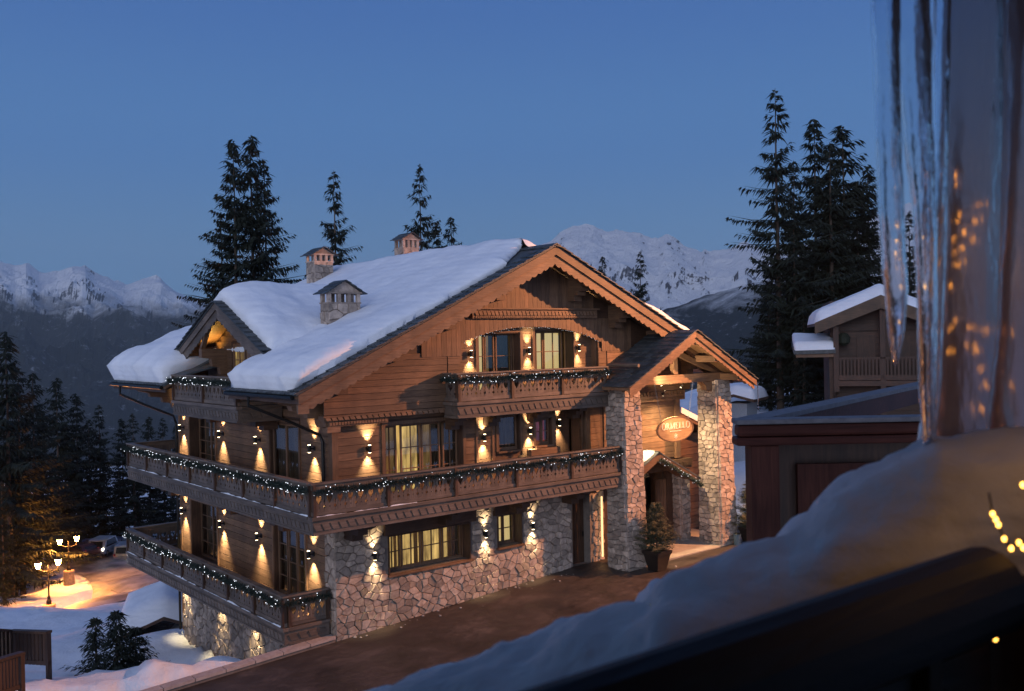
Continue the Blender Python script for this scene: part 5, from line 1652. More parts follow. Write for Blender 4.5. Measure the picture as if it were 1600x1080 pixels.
# ------------------------------------------------------------------ conifers
def spruce_mesh(seed, H, base_r, whorl=.42, clump=.30, dens=1.0, irregular=.35, start=.10, mat=None, droopy=.35, tip=.0, w=.05):
    rg = random.Random(seed)
    mb = MB()
    z = H*start; ang = 0
    side = [1+irregular*(rg.random()-.5)*1.2 for _ in range(8)]
    while z < H*.985:
        t = z/H
        Lm = base_r*((1-t)**.92)*(1.0 if t > start+.06 else .75)+.08
        nb = 5 if t < .8 else 4
        for k in range(nb):
            ang += 2.399+rg.random()*.5
            Lb = Lm*(1-irregular+rg.random()*irregular*1.7)*side[int(ang*8/6.2832) % 8]
            if rg.random() < .10*irregular/.35: continue
            zz = z+rg.random()*whorl*.6
            dx, dy = math.cos(ang), math.sin(ang)
            n = max(2, int(Lb/(clump*.42)))
            drop = droopy*(1.1-t)+.05*rg.random()
            for s in range(n):
                u = (s+.5)/n
                r_ = Lb*u
                hz = zz+Lb*(.22*u*(1-t*.2)-drop*u**1.4+.12*u**4)
                px_, py_ = dx*r_, dy*r_
                wd = clump*(.55+.9*(1-u))*(.7+.6*rg.random())
                for q in range(int(2.4*dens+rg.random())):
                    sd = (rg.random()*2-1)
                    # twig direction: sideways, outward and hanging
                    tx = dx*(.45+.4*rg.random())-dy*sd; ty = dy*(.45+.4*rg.random())+dx*sd
                    tz = -.25-.75*rg.random()*droopy/.35
                    l = wd*(.7+.6*rg.random())
                    ox, oy, oz = px_+(rg.random()-.5)*.1, py_+(rg.random()-.5)*.1, hz+(rg.random()-.5)*.08
                    nrm = Vector((-ty, tx, .3*(rg.random()-.5)))
                    nrm.normalize(); nrm *= w*(.7+.6*rg.random())
                    a = (ox, oy, oz)
                    m_ = (ox+tx*l*.5, oy+ty*l*.5, oz+tz*l*.35)
                    e_ = (ox+tx*l, oy+ty*l, oz+tz*l)
                    nn = len(mb.v)
                    mb.v += [a, (m_[0]+nrm.x, m_[1]+nrm.y, m_[2]+nrm.z), e_, (m_[0]-nrm.x, m_[1]-nrm.y, m_[2]-nrm.z)]
                    mb.f.append((nn, nn+1, nn+2, nn+3))
            # the limb itself
            nn = len(mb.v)
            e_ = (dx*Lb, dy*Lb, zz+Lb*(.22-drop+.12)); m2 = (dx*Lb*.5, dy*Lb*.5, zz+Lb*(.11-drop*.38))
            rr = .012+.012*Lb/3
            mb.v += [(0, 0, zz-rr), (m2[0], m2[1], m2[2]-rr), e_, (m2[0], m2[1], m2[2]+rr), (0, 0, zz+rr)]
            mb.f.append((nn, nn+1, nn+2, nn+3, nn+4))
        z += whorl*(.6+.5*(1-t))*(.8+.4*rg.random())
    # leader
    for q in range(int(14*dens)):
        a = rg.random()*6.28; zz = H*(.93+.07*rg.random()); l = .12+.5*(H-zz)+.05
        mb.tri((0, 0, zz), (math.cos(a)*l, math.sin(a)*l, zz+.02), (math.cos(a+.5)*l*.4, math.sin(a+.5)*l*.4, zz-.12))
    return mb.mesh('crown', mat or M['needle'])
def trunk_mesh(H, r):
    mb = MB(); mb.tube([(0, 0, -.6), (0.03, 0, H*.3), (-.02, .03, H*.7), (0, 0, H)], [r*1.15, r*.8, r*.35, .015], 7)
    return mb.mesh('trunk', M['bark'])
TALL = [spruce_mesh(21, 22, 6.3, .98, .62, 2.1, .62, .08, w=.085, droopy=.30), spruce_mesh(22, 22, 6.8, .80, .64, 2.2, .45, .06, w=.10, droopy=.32), spruce_mesh(23, 22, 5.8, .88, .58, 2.0, .60, .08, w=.085, droopy=.36)]
TT = trunk_mesh(22, .26)
MID = [spruce_mesh(31, 14, 3.6, .62, .6, 1.3, .40, .05, w=.10), spruce_mesh(32, 14, 3.1, .58, .6, 1.2, .45, .06, w=.10), spruce_mesh(33, 14, 4.0, .66, .62, 1.3, .45, .04, w=.11)]
MT = trunk_mesh(14, .2)
_tc = 0
def tree(px, pytop, depth, kind, idx, label, group, base_py=None, base_z=None, wide=1.0, rot=None, cat='spruce tree', name='spruce_tree'):
    global _tc
    top = at(px, pytop, depth)
    bz = base_z if base_z is not None else terrain_z(top.x, top.y)
    Hn = 22 if kind == 'T' else 14
    s = (top.z-bz)/Hn
    t = empty(name, (top.x, top.y, bz), label, cat, group)
    t.scale = (s*wide, s*wide, s); t.rotation_euler = (0, 0, rot if rot is not None else rnd.random()*6.28)
    for nm, me in (('crown', (TALL if kind == 'T' else MID)[idx % 3]), ('trunk', TT if kind == 'T' else MT)):
        o = bpy.data.objects.new(nm, me); COL.objects.link(o); o.parent = t
    return t
G1 = 'tall spruces beside the right chalet'
tree(1211, 138, 60, 'T', 0, 'tallest spruce of the right group, thin top and bare gaps between its boughs', G1, wide=.92)
tree(1272, 188, 64, 'T', 1, 'second tall spruce from the left in the right group, pointed dense top', G1, wide=.95)
tree(1316, 198, 66, 'T', 1, 'rightmost of the tall spruces behind the small chalet roof', G1, wide=1.15, rot=2.2)
tree(1296, 222, 62, 'T', 2, 'slightly lower spruce wedged between the two dense ones of the right group', G1, wide=1.1)
tree(1240, 250, 70, 'T', 2, 'spruce with hidden lower trunk between the tallest one and the dense pair', G1, wide=.9)
tree(1180, 560, 58, 'M', 0, 'low dark spruce to the right of the stone porch pillar', G1, wide=1.1)
tree(1255, 470, 57, 'M', 1, 'bushy spruce in front of the tall group beside the small annex roof', G1, wide=1.2)
tree(1355, 262, 72, 'T', 1, 'spruce at the right end of the group, half behind the icicles', G1, wide=1.0)
tree(1420, 330, 75, 'T', 0, 'spruce seen between the icicles above the small chalet', G1, wide=1.0)
tree(1290, 300, 63, 'T', 1, 'dense spruce filling the middle of the right group at half height', G1, wide=1.25)
tree(1338, 285, 68, 'T', 1, 'dense spruce under the rightmost tops of the right group', G1, wide=1.25)
tree(1240, 345, 59, 'T', 1, 'broad spruce in front of the right group left of the small chalet', G1, wide=1.2)
tree(1200, 420, 63, 'T', 1, 'broad low spruce at the left foot of the tallest spruce', G1, wide=1.1)
G2 = 'spruces behind the chalet roof'
def btree(px, top, d, k, i, lab, wide=1.0): tree(px, top, d, k, i, lab, G2, base_z=at(px, 500, d).z-8, wide=wide)
btree(364, 220, 68, 'T', 1, 'left tip of the pair of tall spruces behind the dormer', .82)
btree(391, 214, 70, 'T', 1, 'right and taller tip of the pair of spruces behind the dormer', .92)
btree(413, 255, 73, 'T', 2, 'lower spruce leaning against the right side of the pair behind the dormer', .85)
btree(345, 330, 71, 'T', 0, 'low broad spruce left of the pair behind the dormer', .9)
btree(521, 266, 72, 'T', 0, 'single spruce behind the two left chimneys', .85)
btree(655, 255, 74, 'T', 0, 'single narrow spruce behind the ridge chimney', .7)
btree(681, 350, 76, 'T', 1, 'small bushy spruce just right of the ridge chimney', .8)
btree(705, 338, 78, 'T', 2, 'small thin spruce with a bent tip right of the ridge chimney', .8)
btree(942, 400, 80, 'T', 2, 'little thin spruce just above the right roof edge', .7)
btree(1000, 393, 80, 'T', 0, 'small spruce above the right roof slope against the snowy mountain', .85)
G3 = 'dark spruces of the forest on the left'
fl = [(8, 520, 92, 'T', 1, 'tallest spruce at the left edge of the photograph'), (-30, 540, 94, 'T', 1, None), (28, 572, 97, 'T', 0, None), (50, 582, 101, 'T', 2, None), (88, 592, 118, 'T', 1, 'spruce with a forked looking tip left of the gap in the forest'),
      (64, 640, 112, 'T', 2, None), (118, 616, 121, 'T', 1, 'broad spruce rising over the second street lamp'), (100, 660, 119, 'M', 0, None), (138, 655, 122, 'T', 2, None), (154, 632, 124, 'T', 0, 'slim spruce with a straight tip right of the forest edge'),
      (190, 655, 128, 'T', 1, None), (207, 645, 125, 'T', 0, 'pointed spruce over the far end of the middle balcony'), (232, 652, 130, 'T', 1, 'dark spruce just left of the corner wall lamps'), (254, 652, 132, 'T', 0, None), (274, 665, 135, 'T', 2, None),
      (36, 700, 104, 'T', 1, None), (10, 690, 98, 'T', 2, None), (85, 720, 120, 'T', 1, None), (120, 700, 123, 'T', 0, None), (160, 712, 126, 'T', 1, None), (185, 735, 124, 'T', 2, None), (215, 728, 126, 'T', 1, None), (60, 745, 117, 'T', 0, None), (20, 760, 106, 'M', 2, None),
      (100, 770, 124, 'T', 1, None), (140, 765, 126, 'M', 0, None), (180, 775, 130, 'T', 2, None), (215, 770, 132, 'M', 1, None), (245, 745, 136, 'T', 1, None), (270, 760, 138, 'T', 0, None), (240, 800, 140, 'M', 1, None), (200, 808, 138, 'M', 2, None), (160, 812, 136, 'M', 0, None)]
for px, py, d, k, i, lab in fl:
    tree(px, py, d, k, i, lab or 'dark spruce among the dense left forest below the mountain', G3 if lab else 'plain spruces in the mass of the left forest', wide=1.0)
G4 = 'spruces lit orange beside the street lamps'
for px, py, d, k, i, lab in [(2, 752, 88, 'T', 2, 'leftmost orange lit spruce beside the front street lamp'), (40, 790, 100, 'M', 1, 'orange lit spruce standing just left behind the front street lamp'), (-32, 760, 84, 'M', 2, 'orange lit spruce cut by the left edge of the photograph'),
                             (66, 775, 112, 'T', 1, 'lit spruce close behind the rear street lamp on its left'), (22, 735, 94, 'T', 0, 'tall lit spruce with bare lower trunk in the snow near the front lamp')]:
    tree(px, py, d, k, i, lab, G4, wide=.9)

# conifer in the snow below the chalet side
def bush(px, py_base, d, H, label, wide, seed):
    b = at(px, py_base, d); bz = terrain_z(b.x, b.y)-.1
    t = empty('young_spruce', (b.x, b.y, bz), label, 'spruce tree')
    me = spruce_mesh(seed, H, H*.42*wide, .2, .26, 2.0, .45, .03, droopy=.22, w=.03)
    o = bpy.data.objects.new('crown', me); COL.objects.link(o); o.parent = t
    mb = MB(); mb.tube([(0, 0, -.3), (0, 0, H*.5), (0, 0, H)], [.07, .04, .01], 6); o = bpy.data.objects.new('trunk', mb.mesh('trunk', M['bark'])); COL.objects.link(o); o.parent = t
bush(183, 1030, 31, 2.9, 'dark young spruce with spiky top in the snow left of the basement wall', 1.0, 61)
bush(212, 1030, 32.5, 2.3, 'lower broad young spruce right beside the basement wall pools of light', 1.1, 62)
bush(150, 1000, 34, 2.2, 'small left young spruce at the edge of the dark clump in the snow', .9, 63)

# potted firs by the entrance
def potted(x, y, z, H, label, seed, pw=.44, name='potted_fir'):
    t = empty(name, (x, y, z), label, 'potted tree', 'potted firs flanking the entrance')
    a, b = pw*.62, pw
    def P8(hb, ht, zb_, zt_): return [(x-hb, y-hb, zb_), (x+hb, y-hb, zb_), (x+hb, y+hb, zb_), (x-hb, y+hb, zb_), (x-ht, y-ht, zt_), (x+ht, y-ht, zt_), (x+ht, y+ht, zt_), (x-ht, y+ht, zt_)]
    MB().hexa(P8(pw*.55, pw*.86, z, z+.62)).build('pot', M['pot'], t, bevel=.01)
    mb = MB(); mb.hexa(P8(pw*.92, pw*.95, z+.60, z+.72)); mb.build('pot_rim', M['pot'], t, bevel=.01)
    MB().hexa(P8(pw*.8, pw*.8, z+.70, z+.725)).build('soil', M['bark'], t)
    me = spruce_mesh(seed, H, H*.50, .11, .20, 4.0, .22, .02, mat=M['needle_dry'], droopy=.02, w=.015)
    inst('crown', me, t, (x, y, z+.68))
    MB().tube([(x, y, z+.7), (x, y, z+.7+H*.9)], [.03, .01], 6).build('trunk', M['bark'], t)
pt = on_z(1027, 890, street_z(11.2, -2.8)+.02)
potted(pt.x, pt.y, street_z(pt.x, pt.y), 1.75, 'bushy fir in a dark square planter before the left porch pillar', 71, .42)
potted(17.72, -2.3, 1.93, 1.95, 'fir in a dark planter half hidden behind the red brown balcony', 72, .42)
bn = empty('waste_bin', (16.98, -2.14, 1.95), 'small blue grey bin at the foot of the right porch pillar', 'bin')
MB().lathe((16.98, -2.14, 1.95), [(.13, 0), (.15, .45), (.16, .46), (.16, .5)], 12).build('bin_body', mat_plain('bin_blue', (.08, .13, .17), .5), bn)
MB().lathe((16.98, -2.14, 1.95), [(.14, .501), (.10, .54)], 12).build('lid', M['metal'], bn)

# ------------------------------------------------------------------ street lamps
mor = mat_emit('sodium_lamp', (1, .50, .10), 200, False)
def street_lamp(px, py_base, d, h, label, watt=900):
    b = at(px, py_base, d)
    z = b.z
    t = empty('street_lamp', (b.x, b.y, z), label, 'street lamp', 'street lamps by the far road')
    rx, ry = _R.x, _R.y
    x, y = b.x, b.y
    MB().lathe((x, y, z-.6), [(.55, 0), (.56, .2), (.50, 1.4), (.54, 1.42), (.50, 1.55)], 10).build('stone_pedestal', M['stone'], t)
    zz = z+.95
    MB().lathe((x, y, zz), [(.22, 0), (.20, .3), (.11, .45), (.13, .6), (.07, .75), (.055, h*.62), (.08, h*.63), (.045, h*.66), (.04, h)], 10).build('post', M['metal'], t)
    for s in (-1, 1):
        q = Vector((x+rx*s*.85, y+ry*s*.85, zz+h-.15+.15*s))
        MB().tube([(x, y, zz+h-.5), (x+rx*s*.35, y+ry*s*.35, zz+h-.55), (x+rx*s*.8, y+ry*s*.8, zz+h-.35), tuple(q-Vector((0, 0, .05)))], .035, 6).build('arm', M['metal'], t)
        hd = empty('lantern', q, parent=t)
        mb = MB(); mb.lathe(q, [(.13, .0), (.25, .42), (.26, .44)], 6); mb.build('lantern_glass', mor, hd)
        mb = MB(); mb.lathe(q, [(.28, .45), (.15, .58), (.05, .66), (.02, .74)], 6); mb.build('lantern_cap', M['metal'], hd)
        point('lamp_light', q+Vector((0, 0, .2))-Vector((_F.x, _F.y, 0))*.3, watt*1.7, (1, .33, .065), .12, t)
    return t
street_lamp(77, 962, 80, 3.3, 'nearer double headed street lamp on a stone pedestal beside the road', 1500)
street_lamp(108, 906, 95, 2.9, 'farther double headed street lamp in front of the parked cars', 1500)

# ------------------------------------------------------------------ cars (far away)
def car(px, py, d, L_, W, H, yaw, paint, label, group, lit=False, van=True, cat='car', name='parked_car'):
    b = at(px, py, d)
    t = empty(name, (0, 0, 0), label, cat, group)
    pr = [(-L_/2, .35), (-L_/2, .75), (-L_/2+.12, .95), (-L_/2+.35, H-.08), (-L_/2+.7, H), (L_*.12, H), (L_*.27, 1.02), (L_/2-.15, .85), (L_/2, .6), (L_/2, .3)] if van else \
         [(-L_/2, .35), (-L_/2, .8), (-L_/2+.5, .95), (-L_/2+1.0, H), (L_*.05, H), (L_*.22, .95), (L_/2-.15, .8), (L_/2, .55), (L_/2, .3)]
    MB().prism(pr, -W/2, W/2, 'y').build('body', paint, t, bevel=.09)
    gl = M['metal']
    MB().hexa([(-L_/2+.09, -W/2+.2, .98), (-L_/2+.12, W/2-.2, .98), (-L_/2+.16, W/2-.2, .98), (-L_/2+.16, -W/2+.2, .98), (-L_/2+.27, -W/2+.25, H-.18), (-L_/2+.27, W/2-.25, H-.18), (-L_/2+.4, W/2-.25, H-.18), (-L_/2+.4, -W/2+.25, H-.18)]).build('rear_window', M['cglass'], t)
    for s in (-1, 1):
        MB().prism([(-L_/2+.55, 1.0), (-L_/2+.7, H-.12), (L_*.1, H-.12), (L_*.2, 1.0)], s*(W/2+.004), s*(W/2-.05), 'y').build('side_window', M['cglass'], t)
        MB().box(-L_/2-.02, -L_/2+.08, s*(W/2-.22), s*(W/2-.05), .72, .98).build('tail_light', M['tail_lit'] if lit and s < 0 else M['tail'], t)
        for q in (-L_*.31, L_*.31):
            w = empty('wheel', (q, s*(W/2-.1), .32), parent=t)
            mb = MB(); mb.tube([(q, s*(W/2-.2), .32), (q, s*(W/2+.01), .32)], .32, 14); mb.build('tyre', M['metal'], w)
            mb = MB(); mb.tube([(q, s*(W/2+.011), .32), (q, s*(W/2+.02), .32)], .18, 10); mb.build('rim', mchain, w)
    MB().box(-L_/2-.05, -L_/2+.05, -W/2+.1, W/2-.1, .38, .58).build('bumper', paint, t, bevel=.03)
    t.location = (b.x, b.y, b.z); t.rotation_euler = (0, 0, yaw)
    return t
M['cglass'] = mat_plain('car_glass', (.02, .022, .025), .15)
M['tail'] = mat_plain('tail_light_red', (.25, .02, .02), .3)
M['tail_lit'] = mat_emit('tail_light_lit', (1, .93, .85), 12)
silver = mat_plain('silver_paint', (.42, .43, .45), .3, .4, scale=2)
dblue = mat_plain('dark_blue_paint', (.05, .06, .10), .3, .3, scale=2)
dred = mat_plain('dark_red_paint', (.06, .022, .02), .35, .3, scale=2)
yw = math.atan2(_F.y, _F.x)
car(165, 864, 107, 4.5, 1.85, 1.85, yw-.05, silver, 'silver people carrier seen from behind with a lit rear lamp', 'cars parked by the forest', True)
car(147, 862, 110, 4.2, 1.8, 1.5, yw+.1, dblue, 'dark car tucked in on the left of the silver people carrier', 'cars parked by the forest', van=False)
car(126, 868, 105, 4.3, 1.8, 1.4, yw+1.0, dred, 'dark red car parked sideways behind the rear street lamp', 'cars parked by the forest', van=False)
car(184, 858, 116, 4.2, 1.8, 1.5, yw+.1, dblue, 'dark car mostly hidden right of the silver people carrier', 'cars parked by the forest', van=False)
car(203, 872, 108, 4.5, 1.85, 1.8, yw, silver, 'pale car half hidden by the left end of the lowest balcony', 'cars parked by the forest', True)

# ------------------------------------------------------------------ small snowy buildings
def cabin(px, py, d, w, dp, h, yaw, label, name='cabin', snow=.6, wall='wood_x', rise=.25):
    b = at(px, py, d)
    t = empty(name, (0, 0, 0), label, 'cabin')
    MB().box(-w/2, w/2, -dp/2, dp/2, -3, h).build('wall', M[wall] if isinstance(wall, str) else wall, t)
    for s in (-1, 1):
        x0, x1 = (s*(w/2+.5), 0)
        xa, xb = min(x0, x1), max(x0, x1)
        f = lambda x: h+.1+rise*(w/2+.5)-rise*abs(x)
        MB().hexa([(xa, -dp/2-.5, f(xa)), (xb, -dp/2-.5, f(xb)), (xb, dp/2+.5, f(xb)), (xa, dp/2+.5, f(xa)), (xa, -dp/2-.5, f(xa)+.14), (xb, -dp/2-.5, f(xb)+.14), (xb, dp/2+.5, f(xb)+.14), (xa, dp/2+.5, f(xa)+.14)]).build('roof', M['dark_x'], t)
    mb = MB(); mb.smooth = True
    nx, ny = 16, 12
    for i in range(nx+1):
        for j in range(ny+1):
            x = -w/2-.5+(w+1)*i/nx; y = -dp/2-.5+(dp+1)*j/ny
            q = min(1, min(i, nx-i, j, ny-j)/2.5)
            mb.v.append((x, y, h+.2+rise*(w/2+.5)-rise*abs(x)*(.85)+snow*math.sqrt(1-(1-q)**2)*(1+.15*noise.noise(Vector((x, y, px))))))
    for i in range(nx):
        for j in range(ny): q = i*(ny+1)+j; mb.f.append((q, q+ny+1, q+ny+2, q+1))
    mb.build('snow_cap', M['snow'], t)
    t.location = (b.x, b.y, b.z); t.rotation_euler = (0, 0, yaw)
    return t
cabin(262, 992, 44, 3.2, 4.6, .55, -YAW+.30, 'low shed under thick blue snow just left of the basement wall', 'shed', .7, rise=.38)
mw = mat_plain('pale_render', (.36, .40, .44), .8)
cabin(1160, 718, 50, 1.1, 2.0, 3.0, -YAW-.5, 'pale rendered garage under snow to the right of the porch', 'garage', .5, wall=mw)

# ------------------------------------------------------------------ railings at the lower left
def rail_panel(p0, p1, h, label, group, n, seed):
    """board railing from p0 to p1 (world base points)"""
    t = empty('deck_railing', p0, label, 'railing', group)
    a, b = Vector(p0), Vector(p1); d = (b-a); L_ = math.hypot(d.x, d.y); u = Vector((d.x/L_, d.y/L_, 0)); v = Vector((-u.y, u.x, 0))
    def bar(s0, s1, z0a, z1a, th, nm, dark='dark_z'):
        pa, pb = a+d*s0, a+d*s1
        pts = []
        for zz in (z0a, z1a):
            pts += [pa+Vector((0, 0, zz))-v*th, pb+Vector((0, 0, zz))-v*th, pb+Vector((0, 0, zz))+v*th, pa+Vector((0, 0, zz))+v*th]
        MB().hexa(pts).build(nm, M[dark], t)
    bar(0, 1, h-.07, h, .09, 'top_rail', 'dark_x'); bar(0, 1, .12, .22, .04, 'bottom_rail', 'dark_x')
    bar(0, .1/L_, -.5, h-.071, .06, 'post'); bar(1-.1/L_, 1, -.5, h-.071, .06, 'post')
    for i in range(n):
        s0 = (.12+(L_-.24)*(i+.12)/n)/L_; s1 = (.12+(L_-.24)*(i+.80)/n)/L_
        bar(s0, s1, .1, h-.072, .018, 'slat')
def w3(px, py, d): q = at(px, py, d); return (q.x, q.y, q.z)
rail_panel(w3(18, 1042, 27.0), w3(78, 1046, 26.0), 1.05, 'dark slatted railing panel beyond the near one at the lower left', 'terrace railings at the lower left', 9, 1)
rail_panel(w3(-40, 1044, 24.5), w3(18, 1042, 27.0), 1.05, 'dark return panel of the terrace railing running out of the left edge', 'terrace railings at the lower left', 8, 2)
rail_panel(w3(-30, 1105, 21), w3(37, 1082, 22), .95, 'nearest brown slatted railing at the lower left corner', 'terrace railings at the lower left', 10, 3)

# ------------------------------------------------------------------ chalet on the right
RW = {q: mat_wood('red_dark_wood_'+q, (.080, .034, .019), (.036, .016, .010), q) for q in 'xyz'}
rc = empty('small_chalet', (0, 0, 0), 'small dark timber chalet with a snowy gable roof and balcony at the right', 'building')
def Z(py, d=46.0, px=1340): return at(px, py, d).z
o46 = at(1376, 560, 46)
z0 = o46.z
s = 46/F_PX
def X(px): return (px-1376)*s
def ZZ(py): return (560-py)*s
W_ = RW['x']; WZ = RW['z']
MB().box(X(1305), X(1560), 1.4, 8, -8, ZZ(500)+1.0).build('wall', RW['x'], rc)
for i in range(20): MB().box(X(1305)-.02, X(1560), 1.355, 1.399, -3.2+.3*i, -2.92+.3*i).build('plank', RW['x'], rc)
def zf2(x): return ZZ(462)-.42*abs(x-X(1376))
xl, xr = X(1278), X(1478)
mb = MB()
for xa, xb in ((xl, X(1376)), (X(1376), xr)):
    mb.hexa([(xa, -.4, zf2(xa)-.16), (xb, -.4, zf2(xb)-.16), (xb, 9, zf2(xb)-.16), (xa, 9, zf2(xa)-.16), (xa, -.4, zf2(xa)), (xb, -.4, zf2(xb)), (xb, 9, zf2(xb)), (xa, 9, zf2(xa))])
rr_ = mb.build('roof', RW['y'], rc)
for xa, xb in ((xl, X(1376)), (xr, X(1376))):
    MB().prism([(xa, zf2(xa)+.02), (xb, zf2(xb)+.02), (xb, zf2(xb)-.62), (xa, zf2(xa)-.52)], -.5, -.401, 'y').build('barge_board', mat_wood('brown_barge', (.13, .075, .042), (.07, .04, .022)), rc)
MB().box(X(1305), X(1560), 1.2, 1.39, ZZ(516), ZZ(505)).build('lintel', W_, rc)
for px in (1310, 1379, 1450):
    MB().box(X(px)-.12, X(px)+.12, -.12, .12, -4, min(zf2(X(px)), ZZ(475))-.2).build('post', WZ, rc)
    MB().box(X(px)-.12, X(px)+.12, -.12, 1.4, -1.9, -1.6).build('beam_end', W_, rc)
MB().box(X(1312), X(1560), -.12, -.02, ZZ(561), ZZ(558)).build('top_rail', W_, rc)
MB().box(X(1312), X(1560), -.14, 1.39, ZZ(603), ZZ(595)).build('balcony_deck', W_, rc)
MB().box(X(1312), X(1560), -.12, -.06, ZZ(594), ZZ(586)).build('bottom_board', W_, rc)
n = 44
for i in range(n):
    x = X(1315)+(X(1550)-X(1315))*i/n
    MB().box(x, x+.085, -.10, -.06, ZZ(586), ZZ(561)).build('baluster', WZ, rc)
for px0, px1 in ((1345, 1373), (1395, 1425)):
    MB().box(X(px0), X(px1), 1.30, 1.354, ZZ(590), ZZ(524)).build('shutter', WZ, rc)
MB().lathe((X(1322), .3, ZZ(530)), [(.1, -.3), (.3, -.15), (.34, .1), (.2, .3), (.05, .35)], 10).build('hanging_basket', M['needle'], rc)
# annex
MB().box(X(1300), X(1308), .3, 5, -6, ZZ(546)).build('annex_wall', W_, rc)
mb = MB(); xa, xb = X(1246), X(1309)
mb.hexa([(xa, -.2, ZZ(552)), (xb, -.2, ZZ(551)), (xb, 4, ZZ(540)), (xa, 4, ZZ(541)), (xa, -.2, ZZ(546)), (xb, -.2, ZZ(545)), (xb, 4, ZZ(530)), (xa, 4, ZZ(531))]); mb.build('annex_roof', M['slate'], rc)
MB().box(X(1249), X(1309), -.1, .05, ZZ(557), ZZ(552)-.003).build('annex_beam', M['wood_x'], rc)
rc.location = (o46.x, o46.y, o46.z); rc.rotation_euler = (0, 0, -YAW-R(15))
def fieldsnow(name, xa, xb, ya, yb, f, T_, label, par):
    mb = MB(); mb.smooth = True; nx, ny = 34, 20
    for i in range(nx+1):
        for j in range(ny+1):
            x = xa+(xb-xa)*i/nx; y = ya+(yb-ya)*j/ny
            q = min(1, min(i/4, (nx-i)/4, j/2.5, (ny-j)/3))
            h = T_*math.sqrt(1-(1-q)**2)*(1+.15*noise.noise(Vector((x*.7, y*.7, 3))))
            bu = .12*math.sin(math.pi*min(1, q*.9+.08))
            mb.v.append((x+(-bu if i < 4 else (bu if i > nx-4 else 0)), y-(bu if j < 3 else 0), f(x, y)+h))
    for i in range(nx):
        for j in range(ny): q = i*(ny+1)+j; mb.f.append((q, q+ny+1, q+ny+2, q+1))
    return mb.build(name, M['snow'], par)
fieldsnow('snow_cap', xl+.02, xr-.02, -.35, 9, lambda x, y: zf2(x)-.02, .62, '', rc)
fieldsnow('snow_cap', X(1248), X(1307), -.15, 4, lambda x, y: ZZ(546)+.12*(y+.2)-.02, .45, '', rc)

# ------------------------------------------------------------------ red brown balcony of the neighbouring flat
rb = empty('red_balcony', (0, 0, 0), 'dark red brown timber balcony with a thick frosted top rail at the right', 'balcony')
d0 = 8.6
o8 = at(1150, 658, d0)
s8 = d0/F_PX
def x8(px): return (px-1150)*s8
def z8(py): return (658-py)*s8
mred = mat_wood('red_brown_wood', (.085, .026, .018), (.045, .014, .010), 'x', rough=.5, objrand=.1)
mredz = mat_wood('red_brown_wood_up', (.085, .030, .020), (.048, .016, .012), 'z', rough=.55, objrand=.1)
for _m in (mred, mredz): _m.node_tree.nodes['Principled BSDF'].inputs['Specular IOR Level'].default_value = .12
mfrost = mat_plain('frosted_cap', (.13, .125, .135), .7, bump=.4, scale=14)
MB().box(x8(1150), x8(1750), -.03, .20, z8(664), z8(656)).build('rail_cap', mfrost, rb, bevel=.012)
MB().box(x8(1153), x8(1750), -.01, .17, z8(684), z8(664)-.002).build('top_rail', mred, rb, bevel=.03)
MB().box(x8(1150), x8(1750), -.03, .19, z8(697), z8(684)-.002).build('lower_rail', mred, rb, bevel=.015)
MB().box(x8(1173), x8(1217), .0, .24, z8(1000), z8(697)-.002).build('post', mredz, rb, bevel=.01)
MB().box(x8(1250), x8(1750), .10, .16, z8(1000), z8(730)).build('panel', mredz, rb)
MB().box(x8(1219), x8(1750), .18, .30, z8(1000), z8(697)-.004).build('backing_board', M['dark_z'], rb)
# return rail running away from the corner
mb = MB(); mb.hexa([(x8(1160), .20, z8(664)), (x8(1160)+.30, .20, z8(664)), (x8(1160)+5.2, 7.0, z8(664)), (x8(1160)+4.9, 7.0, z8(664)), (x8(1160), .20, z8(656)), (x8(1160)+.30, .20, z8(656)), (x8(1160)+5.2, 7.0, z8(656)), (x8(1160)+4.9, 7.0, z8(656))])
mb.build('return_cap', mfrost, rb)
mb = MB(); mb.hexa([(x8(1165), .20, z8(700)), (x8(1165)+.25, .20, z8(700)), (x8(1165)+5.1, 6.9, z8(700)), (x8(1165)+4.9, 6.9, z8(700)), (x8(1165), .20, z8(664)-.004), (x8(1165)+.25, .20, z8(664)-.004), (x8(1165)+5.1, 6.9, z8(664)-.004), (x8(1165)+4.9, 6.9, z8(664)-.004)])
mb.build('return_rail', mred, rb)
rb.location = o8; rb.rotation_euler = (0, 0, -YAW+R(0))

# ------------------------------------------------------------------ our own snowy railing, ice and fairy lights
mnear = mat_snow('railing_snow', 7, .9, dist=.012, col=(.80, .78, .74))
crest = [(380, 1190, 1.9), (480, 1135, 1.9), (570, 1090, 1.9), (640, 1063, 1.88), (700, 1046, 1.86), (790, 1010, 1.84), (870, 986, 1.82), (950, 966, 1.8), (1005, 952, 1.78), (1018, 930, 1.77), (1040, 908, 1.76), (1110, 882, 1.74),
         (1170, 864, 1.72), (1222, 853, 1.70), (1250, 822, 1.68), (1290, 782, 1.66), (1340, 748, 1.64), (1385, 718, 1.62), (1420, 700, 1.60), (1450, 688, 1.58), (1500, 682, 1.56), (1560, 678, 1.55), (1640, 670, 1.54), (1760, 660, 1.5), (1900, 650, 1.5)]
low = lambda px: interp([(380, 1300), (1010, 1075), (1200, 1005), (1400, 935), (1480, 905), (1560, 890), (1900, 870)], px)
mb = MB(); mb.smooth = True
ncol = 150; prof = 26
cr_ = [(c[0], c[1]) for c in crest]; cd_ = [(c[0], c[2]) for c in crest]
rows_ = []
